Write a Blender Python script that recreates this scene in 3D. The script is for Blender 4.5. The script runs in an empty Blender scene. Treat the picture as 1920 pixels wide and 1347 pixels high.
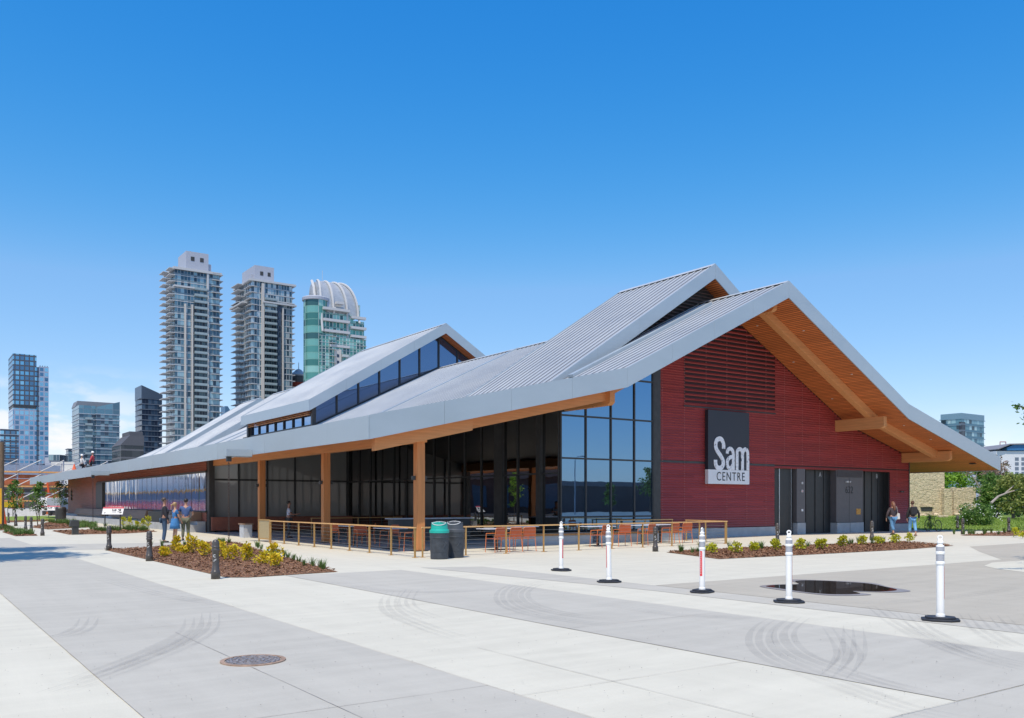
import bpy, math, random
from mathutils import Vector, Matrix, noise as mnoise
random.seed(7)
R = math.radians
D = bpy.data
scene = bpy.context.scene
# ------------------------------------------------------------------ camera
FPX, YH, HC = 1650.0, 943.0, 1.65
FA, FB = .5735, .8192                       # view direction in plan
cam_d = D.cameras.new("camera"); cam = D.objects.new("camera", cam_d)
scene.collection.objects.link(cam); scene.camera = cam
cam_d.sensor_width = 36; cam_d.lens = FPX/1920*36
cam_d.shift_y = (YH-673.5)/1920
cam_d.clip_start = .1; cam_d.clip_end = 9000
cam.location = (0, 0, HC); cam.rotation_euler = (R(90), 0, -math.atan2(FA, FB))
# ------------------------------------------------------------------ sky and sun
SUN = Vector((-.40, -.29, 1)).normalized()
w = D.worlds.new("World"); scene.world = w; w.use_nodes = True
nt = w.node_tree; N = nt.nodes; Lk = nt.links; N.clear()
out = N.new('ShaderNodeOutputWorld'); bg = N.new('ShaderNodeBackground')
sky = N.new('ShaderNodeTexSky'); sky.sky_type = 'NISHITA'; sky.sun_disc = False
sky.sun_elevation = math.asin(SUN.z); sky.sun_rotation = math.atan2(SUN.x, SUN.y) % (2*math.pi)
sky.altitude = 1000; sky.air_density = 1.0; sky.dust_density = .6; sky.ozone_density = 2.5
hs = N.new('ShaderNodeHueSaturation'); hs.inputs['Saturation'].default_value = 1.28; hs.inputs['Value'].default_value = 1.0
Lk.new(sky.outputs[0], hs.inputs['Color'])
tc = N.new('ShaderNodeTexCoord')
mp = N.new('ShaderNodeMapping'); mp.inputs['Scale'].default_value = (9, 9, 22)
Lk.new(tc.outputs['Generated'], mp.inputs['Vector'])
cn = N.new('ShaderNodeTexNoise'); cn.inputs['Scale'].default_value = 1.6; cn.inputs['Detail'].default_value = 7
Lk.new(mp.outputs[0], cn.inputs['Vector'])
sp = N.new('ShaderNodeSeparateXYZ'); Lk.new(tc.outputs['Generated'], sp.inputs[0])
def wmath(op, a, b=None):
    n = N.new('ShaderNodeMath'); n.operation = op
    for i, v in enumerate((a, b)):
        if v is None: continue
        if isinstance(v, (int, float)): n.inputs[i].default_value = v
        else: Lk.new(v, n.inputs[i])
    return n.outputs[0]
def wrange(v, a, b, c, d):
    n = N.new('ShaderNodeMapRange'); n.interpolation_type = 'SMOOTHSTEP'
    Lk.new(v, n.inputs[0])
    for i, k in enumerate((a, b, c, d)): n.inputs[i+1].default_value = k
    return n.outputs[0]
# clear mountain air: deeper blue overhead, pale at the horizon
sc_ = N.new('ShaderNodeSeparateColor'); Lk.new(hs.outputs[0], sc_.inputs[0])
r_, g_, b_ = sc_.outputs
r2 = wmath('MINIMUM', wmath('MULTIPLY', wmath('POWER', r_, 2.19), 1.19), wmath('ADD', wmath('MULTIPLY', r_, .78), .35))
g2 = wmath('MINIMUM', wmath('MULTIPLY', g_, .97), wmath('ADD', wmath('MULTIPLY', g_, .555), 1.0))
b2_ = wmath('MULTIPLY', wmath('POWER', b_, .48), 2.0)
cc_ = N.new('ShaderNodeCombineColor')
for i, s_ in enumerate((r2, g2, b2_)): Lk.new(s_, cc_.inputs[i])
band = wmath('SUBTRACT', 1, wrange(sp.outputs[2], .06, .15, 0, 1))
azl = wmath('SUBTRACT', 1, wrange(sp.outputs[0], .12, .30, 0, 1))              # towards the left of the view
low = wmath('SUBTRACT', 1, wrange(sp.outputs[2], .03, .12, 0, 1))
azr = wrange(sp.outputs[0], .80, .97, 0, .35)
msk = wmath('MAXIMUM', wmath('MULTIPLY', band, azl), wmath('MULTIPLY', low, azr))
cl = wrange(cn.outputs['Fac'], .43, .56, 0, 1)
cm = wmath('MULTIPLY', wmath('MULTIPLY', msk, cl), 1.0)
mx = N.new('ShaderNodeMixRGB'); Lk.new(cm, mx.inputs[0]); Lk.new(cc_.outputs[0], mx.inputs[1]); mx.inputs[2].default_value = (4.7, 4.7, 4.8, 1)
Lk.new(mx.outputs[0], bg.inputs[0]); bg.inputs[1].default_value = .15
Lk.new(bg.outputs[0], out.inputs[0])
sd = D.lights.new("sun", 'SUN'); sd.energy = 2.95; sd.angle = R(.5); sd.color = (1, .90, .76)
so = D.objects.new("sun", sd); scene.collection.objects.link(so)
so.rotation_euler = SUN.to_track_quat('Z', 'Y').to_euler(); so.location = (-40, -30, 100)
scene.view_settings.view_transform = 'Standard'; scene.view_settings.look = 'None'
scene.view_settings.exposure = 0.5; scene.view_settings.gamma = 1
scene.render.engine = 'CYCLES'
scene.cycles.max_bounces = 8; scene.cycles.transparent_max_bounces = 16
# ------------------------------------------------------------------ materials
_m = {}
def _node(nt, t, **kw):
    n = nt.nodes.new(t)
    for k, v in kw.items(): setattr(n, k, v)
    return n
def _math(nt, op, a, b=None, c=None):
    n = nt.nodes.new('ShaderNodeMath'); n.operation = op
    for i, v in enumerate((a, b, c)):
        if v is None: continue
        if isinstance(v, (int, float)): n.inputs[i].default_value = v
        else: nt.links.new(v, n.inputs[i])
    return n.outputs[0]
def _mix(nt, f, a, b):
    n = nt.nodes.new('ShaderNodeMixRGB')
    for i, v in enumerate((f, a, b)):
        if isinstance(v, (int, float)): n.inputs[i].default_value = v
        elif isinstance(v, tuple): n.inputs[i].default_value = (*v, 1)
        else: nt.links.new(v, n.inputs[i])
    return n.outputs[0]
def _noise(nt, vec, scale, detail=4, rough=.55):
    n = nt.nodes.new('ShaderNodeTexNoise'); n.inputs['Scale'].default_value = scale
    n.inputs['Detail'].default_value = detail; n.inputs['Roughness'].default_value = rough
    if vec is not None: nt.links.new(vec, n.inputs['Vector'])
    return n.outputs['Fac']
def _coord(nt, scale=(1, 1, 1), world=False):
    if world: v = nt.nodes.new('ShaderNodeNewGeometry').outputs['Position']
    else: v = nt.nodes.new('ShaderNodeTexCoord').outputs['Object']
    m = nt.nodes.new('ShaderNodeMapping'); m.inputs['Scale'].default_value = scale
    nt.links.new(v, m.inputs['Vector']); return m.outputs[0]
def _range(nt, v, a, b, c=0., d=1.):
    n = nt.nodes.new('ShaderNodeMapRange'); nt.links.new(v, n.inputs[0])
    for i, k in enumerate((a, b, c, d)): n.inputs[i+1].default_value = k
    return n.outputs[0]
def newmat(name):
    m = D.materials.new(name); m.use_nodes = True; nt = m.node_tree
    return m, nt, nt.nodes['Principled BSDF']
def M(name, col=(.5, .5, .5), rough=.6, metal=0., var=.12, scale=4., bump=0., bscale=30., stretch=(1, 1, 1), spec=.5, world=False, detail=4):
    if name in _m: return _m[name]
    m, nt, b = newmat(name)
    v = _coord(nt, stretch, world)
    f = _noise(nt, v, scale, detail)
    f = _range(nt, f, .3, .7)
    dk = tuple(c*(1-var) for c in col); lt = tuple(min(1, c*(1+var)) for c in col)
    nt.links.new(_mix(nt, f, dk, lt), b.inputs['Base Color'])
    b.inputs['Roughness'].default_value = rough; b.inputs['Metallic'].default_value = metal
    b.inputs['Specular IOR Level'].default_value = spec
    if bump:
        bp = nt.nodes.new('ShaderNodeBump'); bp.inputs['Strength'].default_value = bump; bp.inputs['Distance'].default_value = .02
        nt.links.new(_noise(nt, v, bscale, 3), bp.inputs['Height']); nt.links.new(bp.outputs[0], b.inputs['Normal'])
    _m[name] = m; return m
def paving(name, col, var=.05):
    if name in _m: return _m[name]
    m, nt, b = newmat(name)
    v = _coord(nt, (1, 1, 1), True)
    big = _range(nt, _noise(nt, v, .16, 5), .3, .7)
    # broom and washing streaks drawn out along the paving bays
    st = _range(nt, _noise(nt, _coord(nt, (2.2, .33, 1), True), 1.1, 6, .62), .3, .72)
    st2 = _range(nt, _noise(nt, _coord(nt, (.30, 1.5, 1), True), 1.7, 7, .68), .42, .66)
    fine = _range(nt, _noise(nt, v, 60, 3), .25, .75)
    spots = _range(nt, _noise(nt, v, 1.3, 9, .72), .60, .74)
    c1 = _mix(nt, big, tuple(c*(1-var*1.3) for c in col), tuple(c*(1+var) for c in col))
    c2 = _mix(nt, _math(nt, 'MULTIPLY', st, .55), c1, tuple(c*(1-var*3.2) for c in col))
    c2 = _mix(nt, _math(nt, 'MULTIPLY', st2, .5), c2, tuple(min(1, c*(1+var*1.9)) for c in col))
    c3 = _mix(nt, _math(nt, 'MULTIPLY', fine, .16), c2, tuple(c*.72 for c in col))
    c4 = _mix(nt, _math(nt, 'MULTIPLY', spots, .22), c3, tuple(c*.70 for c in col))
    nt.links.new(c4, b.inputs['Base Color']); b.inputs['Roughness'].default_value = .88
    b.inputs['Specular IOR Level'].default_value = .25
    bp = nt.nodes.new('ShaderNodeBump'); bp.inputs['Strength'].default_value = .25; bp.inputs['Distance'].default_value = .004
    nt.links.new(fine, bp.inputs['Height']); nt.links.new(bp.outputs[0], b.inputs['Normal'])
    _m[name] = m; return m
def wood(name, col, axis='y', rough=.55, plank=0.0, groove=(.02, .01, .006), gw=.16, var=.25):
    """timber with grain drawn out along one axis; plank > 0 adds slat grooves across x at that pitch"""
    if name in _m: return _m[name]
    m, nt, b = newmat(name)
    s = {'x': (.5, 9, 9), 'y': (9, .5, 9), 'z': (9, 9, .5)}[axis]
    v = _coord(nt, s, True)
    g = _range(nt, _noise(nt, v, 1.6, 6, .65), .3, .7)
    big = _range(nt, _noise(nt, _coord(nt, (.6, .6, .6), True), 1, 3), .3, .7)
    c = _mix(nt, g, tuple(k*(1-var) for k in col), tuple(k*(1+var) for k in col))
    c = _mix(nt, _math(nt, 'MULTIPLY', big, .25), c, tuple(k*.8 for k in col))
    if plank:
        sx = nt.nodes.new('ShaderNodeSeparateXYZ'); nt.links.new(_coord(nt, (1, 1, 1), True), sx.inputs[0])
        u = _math(nt, 'DIVIDE', sx.outputs[0], plank)
        fr = _math(nt, 'FRACT', u); fl = _math(nt, 'FLOOR', u)
        wn = nt.nodes.new('ShaderNodeTexWhiteNoise'); wn.noise_dimensions = '1D'; nt.links.new(fl, wn.inputs['W'])
        c = _mix(nt, _math(nt, 'MULTIPLY', wn.outputs['Value'], .5), c, tuple(k*.62 for k in col))
        gr = _math(nt, 'LESS_THAN', fr, gw)
        c = _mix(nt, gr, c, groove)
    nt.links.new(c, b.inputs['Base Color']); b.inputs['Roughness'].default_value = rough
    b.inputs['Specular IOR Level'].default_value = .35
    _m[name] = m; return m
def metal_sheet(name, col, rough=.42, metal=.75, var=.08, wv=.22):
    if name in _m: return _m[name]
    m, nt, b = newmat(name)
    v = _coord(nt, (1, 1, 1), True)
    f = _range(nt, _noise(nt, _coord(nt, (.35, .35, .9), True), .9, 4), .3, .7)
    sp = _range(nt, _noise(nt, v, 26, 2), .3, .7)
    c = _mix(nt, f, tuple(k*(1-var) for k in col), tuple(min(1, k*(1+var)) for k in col))
    c = _mix(nt, _math(nt, 'MULTIPLY', sp, .18), c, tuple(k*.82 for k in col))
    nt.links.new(c, b.inputs['Base Color']); b.inputs['Metallic'].default_value = metal
    nt.links.new(_range(nt, f, 0, 1, rough-.05, rough+.09), b.inputs['Roughness'])
    bp = nt.nodes.new('ShaderNodeBump'); bp.inputs['Strength'].default_value = wv; bp.inputs['Distance'].default_value = .05
    nt.links.new(_noise(nt, v, .8, 2), bp.inputs['Height']); nt.links.new(bp.outputs[0], b.inputs['Normal'])
    _m[name] = m; return m
def glass(name, tint=(.5, .6, .7), dark=(.012, .014, .016), fac=.38, rough=.01, wob=.02, wscale=.5, stretch=(1, 1, 1)):
    if name in _m: return _m[name]
    m, nt, b = newmat(name)
    b.inputs['Base Color'].default_value = (*dark, 1); b.inputs['Roughness'].default_value = .15
    g = nt.nodes.new('ShaderNodeBsdfGlossy'); g.inputs['Color'].default_value = (*tint, 1); g.inputs['Roughness'].default_value = rough
    lw = nt.nodes.new('ShaderNodeLayerWeight'); lw.inputs['Blend'].default_value = .35
    ms = nt.nodes.new('ShaderNodeMixShader')
    nt.links.new(_range(nt, lw.outputs['Fresnel'], 0, 1, fac, 1.0), ms.inputs[0])
    nt.links.new(b.outputs[0], ms.inputs[1]); nt.links.new(g.outputs[0], ms.inputs[2])
    if wob:
        bp = nt.nodes.new('ShaderNodeBump'); bp.inputs['Strength'].default_value = 1; bp.inputs['Distance'].default_value = wob
        nt.links.new(_noise(nt, _coord(nt, stretch, True), wscale, 2), bp.inputs['Height'])
        for s in (g, b): nt.links.new(bp.outputs[0], s.inputs['Normal'])
        nt.links.new(bp.outputs[0], lw.inputs['Normal'])
    nt.links.new(ms.outputs[0], nt.nodes['Material Output'].inputs[0])
    _m[name] = m; return m
def facade(name, cw, ch, cols, frame, span, fw=.1, sh=.22, rough=.12, metal=.3, blind=.2, sub=0):
    """glazed storeys: cells of cw by ch metres, each pane its own tone, frames and spandrels between"""
    if name in _m: return _m[name]
    m, nt, b = newmat(name)
    sx = nt.nodes.new('ShaderNodeSeparateXYZ'); nt.links.new(_coord(nt), sx.inputs[0])
    u = _math(nt, 'DIVIDE', _math(nt, 'ADD', _math(nt, 'ADD', sx.outputs[0], sx.outputs[1]), 513.37), cw)
    z = _math(nt, 'DIVIDE', sx.outputs[2], ch)
    cb = nt.nodes.new('ShaderNodeCombineXYZ')
    nt.links.new(_math(nt, 'FLOOR', u), cb.inputs[0]); nt.links.new(_math(nt, 'FLOOR', z), cb.inputs[1])
    wn = nt.nodes.new('ShaderNodeTexWhiteNoise'); wn.noise_dimensions = '3D'; nt.links.new(cb.outputs[0], wn.inputs['Vector'])
    rp = nt.nodes.new('ShaderNodeValToRGB'); rp.color_ramp.interpolation = 'CONSTANT'
    e = rp.color_ramp.elements; k = len(cols)
    while len(e) < k: e.new(.5)
    for i, c in enumerate(cols): e[i].position = i/k; e[i].color = (*c, 1)
    nt.links.new(wn.outputs['Value'], rp.inputs[0])
    fu = _math(nt, 'FRACT', u); fz = _math(nt, 'FRACT', z)
    fr = _math(nt, 'LESS_THAN', fu, fw)
    if sub: fr = _math(nt, 'MAXIMUM', fr, _math(nt, 'LESS_THAN', _math(nt, 'FRACT', _math(nt, 'MULTIPLY', u, sub)), fw*.7))
    c = _mix(nt, fr, rp.outputs[0], frame)
    sz = _math(nt, 'LESS_THAN', fz, sh)
    c = _mix(nt, sz, c, span)
    nt.links.new(c, b.inputs['Base Color'])
    any_ = _math(nt, 'MAXIMUM', fr, sz)
    nt.links.new(_range(nt, any_, 0, 1, rough, .6), b.inputs['Roughness'])
    nt.links.new(_range(nt, any_, 0, 1, metal, 0), b.inputs['Metallic'])
    _m[name] = m; return m
def leafmat(name, cols, scale=1.2, trans=.35, rough=.5):
    if name in _m: return _m[name]
    m, nt, b = newmat(name)
    v = _coord(nt, (1, 1, 1), True)
    wn = nt.nodes.new('ShaderNodeTexNoise'); wn.inputs['Scale'].default_value = scale*7; wn.inputs['Detail'].default_value = 2
    nt.links.new(v, wn.inputs['Vector'])
    rp = nt.nodes.new('ShaderNodeValToRGB'); e = rp.color_ramp.elements
    while len(e) < len(cols): e.new(.5)
    for i, c in enumerate(cols): e[i].position = .3+.4*i/max(1, len(cols)-1); e[i].color = (*c, 1)
    nt.links.new(wn.outputs['Fac'], rp.inputs[0]); nt.links.new(rp.outputs[0], b.inputs['Base Color'])
    b.inputs['Roughness'].default_value = rough; b.inputs['Specular IOR Level'].default_value = .3
    t = nt.nodes.new('ShaderNodeBsdfTranslucent'); nt.links.new(rp.outputs[0], t.inputs[0])
    ms = nt.nodes.new('ShaderNodeMixShader'); ms.inputs[0].default_value = trans
    nt.links.new(b.outputs[0], ms.inputs[1]); nt.links.new(t.outputs[0], ms.inputs[2])
    nt.links.new(ms.outputs[0], nt.nodes['Material Output'].inputs[0])
    _m[name] = m; return m
# ------------------------------------------------------------------ mesh builder and tags
class MB:
    def __init__(s): s.v = []; s.f = []
    def quad(s, *p):
        i = len(s.v); s.v += [tuple(q) for q in p]; s.f.append(tuple(range(i, i+len(p)))); return s
    def box(s, x0, x1, y0, y1, z0, z1):
        i = len(s.v)
        s.v += [(x0, y0, z0), (x1, y0, z0), (x1, y1, z0), (x0, y1, z0), (x0, y0, z1), (x1, y0, z1), (x1, y1, z1), (x0, y1, z1)]
        s.f += [(i, i+3, i+2, i+1), (i+4, i+5, i+6, i+7), (i, i+1, i+5, i+4), (i+1, i+2, i+6, i+5), (i+2, i+3, i+7, i+6), (i+3, i, i+4, i+7)]
        return s
    def prism(s, poly, a0, a1, axis='y'):
        """extrude a closed outline along an axis: outline is (x,z) for y, (x,y) for z, (y,z) for x"""
        def P(p, a):
            return (p[0], a, p[1]) if axis == 'y' else ((p[0], p[1], a) if axis == 'z' else (a, p[0], p[1]))
        n = len(poly); i = len(s.v)
        s.v += [P(p, a0) for p in poly] + [P(p, a1) for p in poly]
        s.f.append(tuple(range(i, i+n))); s.f.append(tuple(range(i+2*n-1, i+n-1, -1)))
        for k in range(n):
            j = (k+1) % n; s.f.append((i+k, i+n+k, i+n+j, i+j))
        return s
    def bar(s, p, q, w, h=None, up=(0, 0, 1)):
        """rectangular bar between two points"""
        h = h or w; p = Vector(p); q = Vector(q); d = (q-p).normalized(); up = Vector(up)
        if abs(d.dot(up)) > .98: up = Vector((0, 1, 0))
        r = d.cross(up).normalized()*w/2; u = r.cross(d).normalized()*h/2
        i = len(s.v)
        for c in (p, q): s.v += [tuple(c-r-u), tuple(c+r-u), tuple(c+r+u), tuple(c-r+u)]
        s.f += [(i, i+1, i+2, i+3), (i+7, i+6, i+5, i+4)] + [(i+k, i+4+k, i+4+(k+1) % 4, i+(k+1) % 4) for k in range(4)]
        return s
    def tube(s, pts, r, n=8, cap=True):
        pts = [Vector(p) for p in pts]; rr = r if isinstance(r, (list, tuple)) else [r]*len(pts)
        i0 = len(s.v); prev = None
        for k, p in enumerate(pts):
            d = (pts[min(k+1, len(pts)-1)]-pts[max(k-1, 0)])
            if d.length < 1e-9: d = Vector((0, 0, 1))
            d.normalize()
            a = prev if prev is not None else (Vector((1, 0, 0)) if abs(d.x) < .8 else Vector((0, 1, 0)))
            a = (a-d*a.dot(d)).normalized(); prev = a; b = d.cross(a)
            for j in range(n):
                t = 2*math.pi*j/n; s.v.append(tuple(p+(a*math.cos(t)+b*math.sin(t))*rr[k]))
        for k in range(len(pts)-1):
            for j in range(n):
                A = i0+k*n+j; B = i0+k*n+(j+1) % n; s.f.append((A, B, B+n, A+n))
        if cap:
            s.f.append(tuple(range(i0+n-1, i0-1, -1))); e = i0+(len(pts)-1)*n; s.f.append(tuple(range(e, e+n)))
        return s
    def lathe(s, prof, c=(0, 0, 0), n=20, cap=True):
        i0 = len(s.v)
        for (r, z) in prof:
            for j in range(n):
                t = 2*math.pi*j/n; s.v.append((c[0]+r*math.cos(t), c[1]+r*math.sin(t), c[2]+z))
        for k in range(len(prof)-1):
            for j in range(n):
                A = i0+k*n+j; B = i0+k*n+(j+1) % n; s.f.append((A, B, B+n, A+n))
        if cap:
            s.f.append(tuple(range(i0+n-1, i0-1, -1))); e = i0+(len(prof)-1)*n; s.f.append(tuple(range(e, e+n)))
        return s
    def ball(s, c, r, n=10, m=7, sq=(1, 1, 1)):
        i0 = len(s.v)
        for k in range(1, m):
            ph = math.pi*k/m
            for j in range(n):
                t = 2*math.pi*j/n
                s.v.append((c[0]+r*sq[0]*math.sin(ph)*math.cos(t), c[1]+r*sq[1]*math.sin(ph)*math.sin(t), c[2]+r*sq[2]*math.cos(ph)))
        for k in range(m-2):
            for j in range(n):
                A = i0+k*n+j; B = i0+k*n+(j+1) % n; s.f.append((A, A+n, B+n, B))
        s.f.append(tuple(range(i0, i0+n))); e = i0+(m-2)*n; s.f.append(tuple(range(e+n-1, e-1, -1)))
        return s
    def rot(s, ang, c=(0, 0), i0=0):
        ca, sa = math.cos(ang), math.sin(ang)
        s.v[i0:] = [((x-c[0])*ca-(y-c[1])*sa+c[0], (x-c[0])*sa+(y-c[1])*ca+c[1], z) for x, y, z in s.v[i0:]]; return s
    def build(s, name, mat, parent=None, smooth=False, local=False, kind=None, bevel=0):
        me = D.meshes.new(name)
        if parent is not None and not local:
            p = parent; off = Vector((0, 0, 0))
            while p is not None: off += p.location; p = p.parent
            vs = [(x-off.x, y-off.y, z-off.z) for x, y, z in s.v]
        else: vs = s.v
        me.from_pydata(vs, [], s.f); me.update()
        if smooth: me.shade_smooth()
        if mat: me.materials.append(mat)
        o = D.objects.new(name, me); scene.collection.objects.link(o)
        if parent is not None: o.parent = parent
        if kind: o['kind'] = kind
        if bevel:
            bv = o.modifiers.new('bevel', 'BEVEL'); bv.width = bevel; bv.segments = 2; bv.limit_method = 'ANGLE'
        return o
def tag(o, label, cat, group=None, kind=None):
    o['label'] = label; o['category'] = cat
    if group: o['group'] = group
    if kind: o['kind'] = kind
    return o
def thing(name, label, cat, loc=(0, 0, 0), rz=0, group=None):
    o = D.objects.new(name, None); scene.collection.objects.link(o); o.location = loc; o.rotation_euler = (0, 0, rz)
    o.empty_display_size = .3
    return tag(o, label, cat, group)
def dup(root, loc, rz=0, label=None, scale=None):
    r = root.copy(); scene.collection.objects.link(r); r.location = loc; r.rotation_euler = (0, 0, rz)
    if label: r['label'] = label
    if scale: r.scale = scale
    for ch in list(root.children):
        c = ch.copy(); scene.collection.objects.link(c); c.parent = r
        for g in list(ch.children):
            d = g.copy(); scene.collection.objects.link(d); d.parent = c
    return r
def struct(o): o['kind'] = 'structure'; return o
_ft = {}
def text(body, size, mat, loc, rot, name='lettering', parent=None, ext=.01, sx=1., bold=0., align='CENTER', spacing=1.):
    cu = D.curves.new('t', 'FONT'); cu.body = body; cu.size = size; cu.extrude = ext; cu.offset = bold
    cu.align_x = align; cu.space_character = spacing; cu.resolution_u = 3
    ob = D.objects.new('t', cu); scene.collection.objects.link(ob)
    dg = bpy.context.evaluated_depsgraph_get(); dg.update()
    me = D.meshes.new_from_object(ob.evaluated_get(dg)); D.objects.remove(ob)
    Mx = Matrix.Translation(loc) @ (rot if isinstance(rot, Matrix) else Matrix.Rotation(0, 4, 'Z')) @ Matrix.Diagonal((sx, 1, 1, 1))
    me.transform(Mx)
    me.materials.clear(); me.materials.append(mat); me.name = name
    if parent is not None:
        p = parent; off = Vector((0, 0, 0))
        while p is not None: off += p.location; p = p.parent
        me.transform(Matrix.Translation(-off))
    o = D.objects.new(name, me); scene.collection.objects.link(o)
    if parent is not None: o.parent = parent
    return o
ROT_FRONT = Matrix.Rotation(R(90), 4, 'X')                                  # reads from -y
ORD = ['first', 'second', 'third', 'fourth', 'fifth', 'sixth', 'seventh', 'eighth', 'ninth', 'tenth', 'eleventh', 'twelfth', 'thirteenth', 'fourteenth']
def ray(px):
    t = (px-960)/FPX; return FA+FB*t, FB-FA*t
def G(px, py):
    s = HC*FPX/(py-YH); r = ray(px); return r[0]*s, r[1]*s
def S(px, s):
    r = ray(px); return r[0]*s, r[1]*s
def Z(py, s): return HC-(py-YH)/FPX*s
# ------------------------------------------------------------------ common materials
m_conc = paving('concrete_light', (.63, .60, .495), .055)
m_band = paving('concrete_grey', (.495, .472, .408), .06)
m_asph = paving('concrete_brown', (.46, .425, .35), .06)
m_far = paving('far_ground', (.36, .35, .33), .08)
m_plinth = M('plinth_concrete', (.42, .43, .44), .8, var=.1, scale=2.5, bump=.1)
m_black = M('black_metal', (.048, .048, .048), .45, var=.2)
m_dark = M('dark_panel', (.10, .10, .098), .5, var=.1)
m_roof = metal_sheet('roof_metal', (.47, .475, .47), .40, .28, .05, wv=.05)
m_rib = metal_sheet('roof_rib_metal', (.66, .67, .66), .34, .30, .05, wv=.0)
m_fascia = metal_sheet('fascia_metal', (.43, .495, .54), .36, .26, .06, wv=.12)
m_soffit = wood('soffit_slats', (.66, .20, .06), 'y', plank=.115, gw=.2)
m_beam = wood('glulam_x', (.66, .30, .115), 'x', var=.14)
m_beamy = wood('glulam_y', (.64, .29, .11), 'y', var=.14)
m_post = wood('glulam_z', (.62, .25, .085), 'z', var=.16)
def boards(name, col, ph, pw, var=.16):
    m, nt, b = newmat(name); sx = nt.nodes.new('ShaderNodeSeparateXYZ'); nt.links.new(_coord(nt, (1, 1, 1), True), sx.inputs[0]); cb = nt.nodes.new('ShaderNodeCombineXYZ')
    zf = _math(nt, 'FLOOR', _math(nt, 'DIVIDE', _math(nt, 'SUBTRACT', sx.outputs[2], .46), ph)); nt.links.new(zf, cb.inputs[1])
    nt.links.new(_math(nt, 'FLOOR', _math(nt, 'ADD', _math(nt, 'DIVIDE', sx.outputs[0], pw), _math(nt, 'MULTIPLY', zf, .37))), cb.inputs[0])
    wn = nt.nodes.new('ShaderNodeTexWhiteNoise'); nt.links.new(cb.outputs[0], wn.inputs['Vector'])
    big = _range(nt, _noise(nt, _coord(nt, (.4, 1, .7), True), .6, 5), .3, .7); dirt = _range(nt, sx.outputs[2], .4, 1.6, .35, 0)
    c = _mix(nt, wn.outputs['Value'], tuple(k*(1-var) for k in col), tuple(k*(1+var) for k in col))
    c = _mix(nt, _math(nt, 'MULTIPLY', big, .35), c, (col[0]*.85, col[1]*1.35, col[2]*1.5)); c = _mix(nt, dirt, c, (.22, .10, .085))
    nt.links.new(c, b.inputs['Base Color']); b.inputs['Roughness'].default_value = .5; return m
m_red = boards('burgundy_cladding', (.335, .048, .045), .118, 2.9)
m_redseam = M('burgundy_seam', (.46, .16, .15), .5)
m_brown = wood('brown_cladding', (.34, .125, .082), 'y', var=.2)
m_bench = wood('bench_timber', (.27, .17, .115), 'y', var=.2)
m_glassF = glass('front_glass', (.22, .43, .68), fac=.62, wob=.0008, wscale=.7)
m_glassS = glass('side_glass', (.30, .30, .30), dark=(.34, .34, .33), fac=.10, wob=.004, wscale=.6)
m_glassM = glass('mirror_window', (.97, .95, .92), fac=.80, wob=.022, wscale=.7, stretch=(1, 2.6, .35))
m_glassC = glass('clerestory_glass', (.28, .42, .66), dark=(.03, .045, .09), fac=.42, wob=.004, wscale=.5)
m_white = M('white_plastic', (.90, .885, .85), .35, var=.03)
m_gold = M('gold_rail', (.55, .33, .12), .35, metal=.35, var=.08)
m_steel = M('cable_steel', (.30, .30, .30), .35, metal=.8, var=.05)
m_orange = M('orange_chair_metal', (.70, .20, .055), .45, var=.06)
m_orange2 = M('orange_chair_seat', (.48, .10, .032), .55, var=.1)
# ------------------------------------------------------------------ ground
def sheet(name, poly, z, mat, structure=True):
    o = MB().quad(*[(x, y, z) for x, y in poly]).build(name, mat)
    if structure: struct(o)
    return o
sheet('ground', [(-4000, -4000), (4000, -4000), (4000, 4000), (-4000, 4000)], 0, m_far)
sheet('plaza_paving', [(-30, -40), (62, -40), (62, 31), (50, 33), (14, 130), (-6, 130), (-30, 120)], .004, m_conc)
B = lambda x0, x1, y0, y1: [(x0, y0), (x1, y0), (x1, y1), (x0, y1)]
sheet('paving_band', B(1.55, 4.36, -20, 47), .008, m_band)
sheet('paving_band', B(7.2, 10.12, 3.86, 19.2), .008, m_band)
sheet('paving_band', [(4.36, 33.9), (9.9, 33.6), (10.8, 36.2), (10.8, 37.4), (4.36, 39)], .008, m_band)
sheet('paving_band', [(10.9, 19.6), (12.36, 19.0), (12.36, -20), (11.6, -20), (11.6, 12)], .008, m_band)
sheet('paving_band', B(4.36, 11.6, -20, 3.84), .008, m_band)
sheet('drive_surface', [(12.40, -25), (12.40, 12.72), (26.2, 12.72), (29.8, 15.2), (33.0, 17.2), (60, 18.5), (60, -25)], .008, m_asph)
sheet('drive_island', [G(1845, 1062), G(1860, 1056), G(1920, 1052), (40, 10.6), (34, 8.6), G(1920, 1074), G(1870, 1068)], .012, m_conc)
m_joint = M('joint_dirt', (.42, .38, .33), .9, var=.35, scale=3)
def joint(pts, wd=.008, z=.013):
    mb = MB()
    for (p, q) in zip(pts, pts[1:]):
        L = math.dist(p, q); k = max(2, int(L/.5)); d = Vector((q[0]-p[0], q[1]-p[1], 0)).normalized(); nrm = Vector((-d.y, d.x, 0))
        prev = None
        for i in range(k+1):
            t = i/k; c = Vector((p[0]+(q[0]-p[0])*t, p[1]+(q[1]-p[1])*t, z))
            ww = wd*(.4+.9*mnoise.noise(c*1.7)+.35); ww = max(.003, ww)
            c += nrm*.004*mnoise.noise(c*3.1)
            cur = (tuple(c-nrm*ww/2), tuple(c+nrm*ww/2))
            if prev: mb.quad(prev[0], cur[0], cur[1], prev[1])
            prev = cur
    return struct(mb.build('paving_joint', m_joint))
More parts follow.
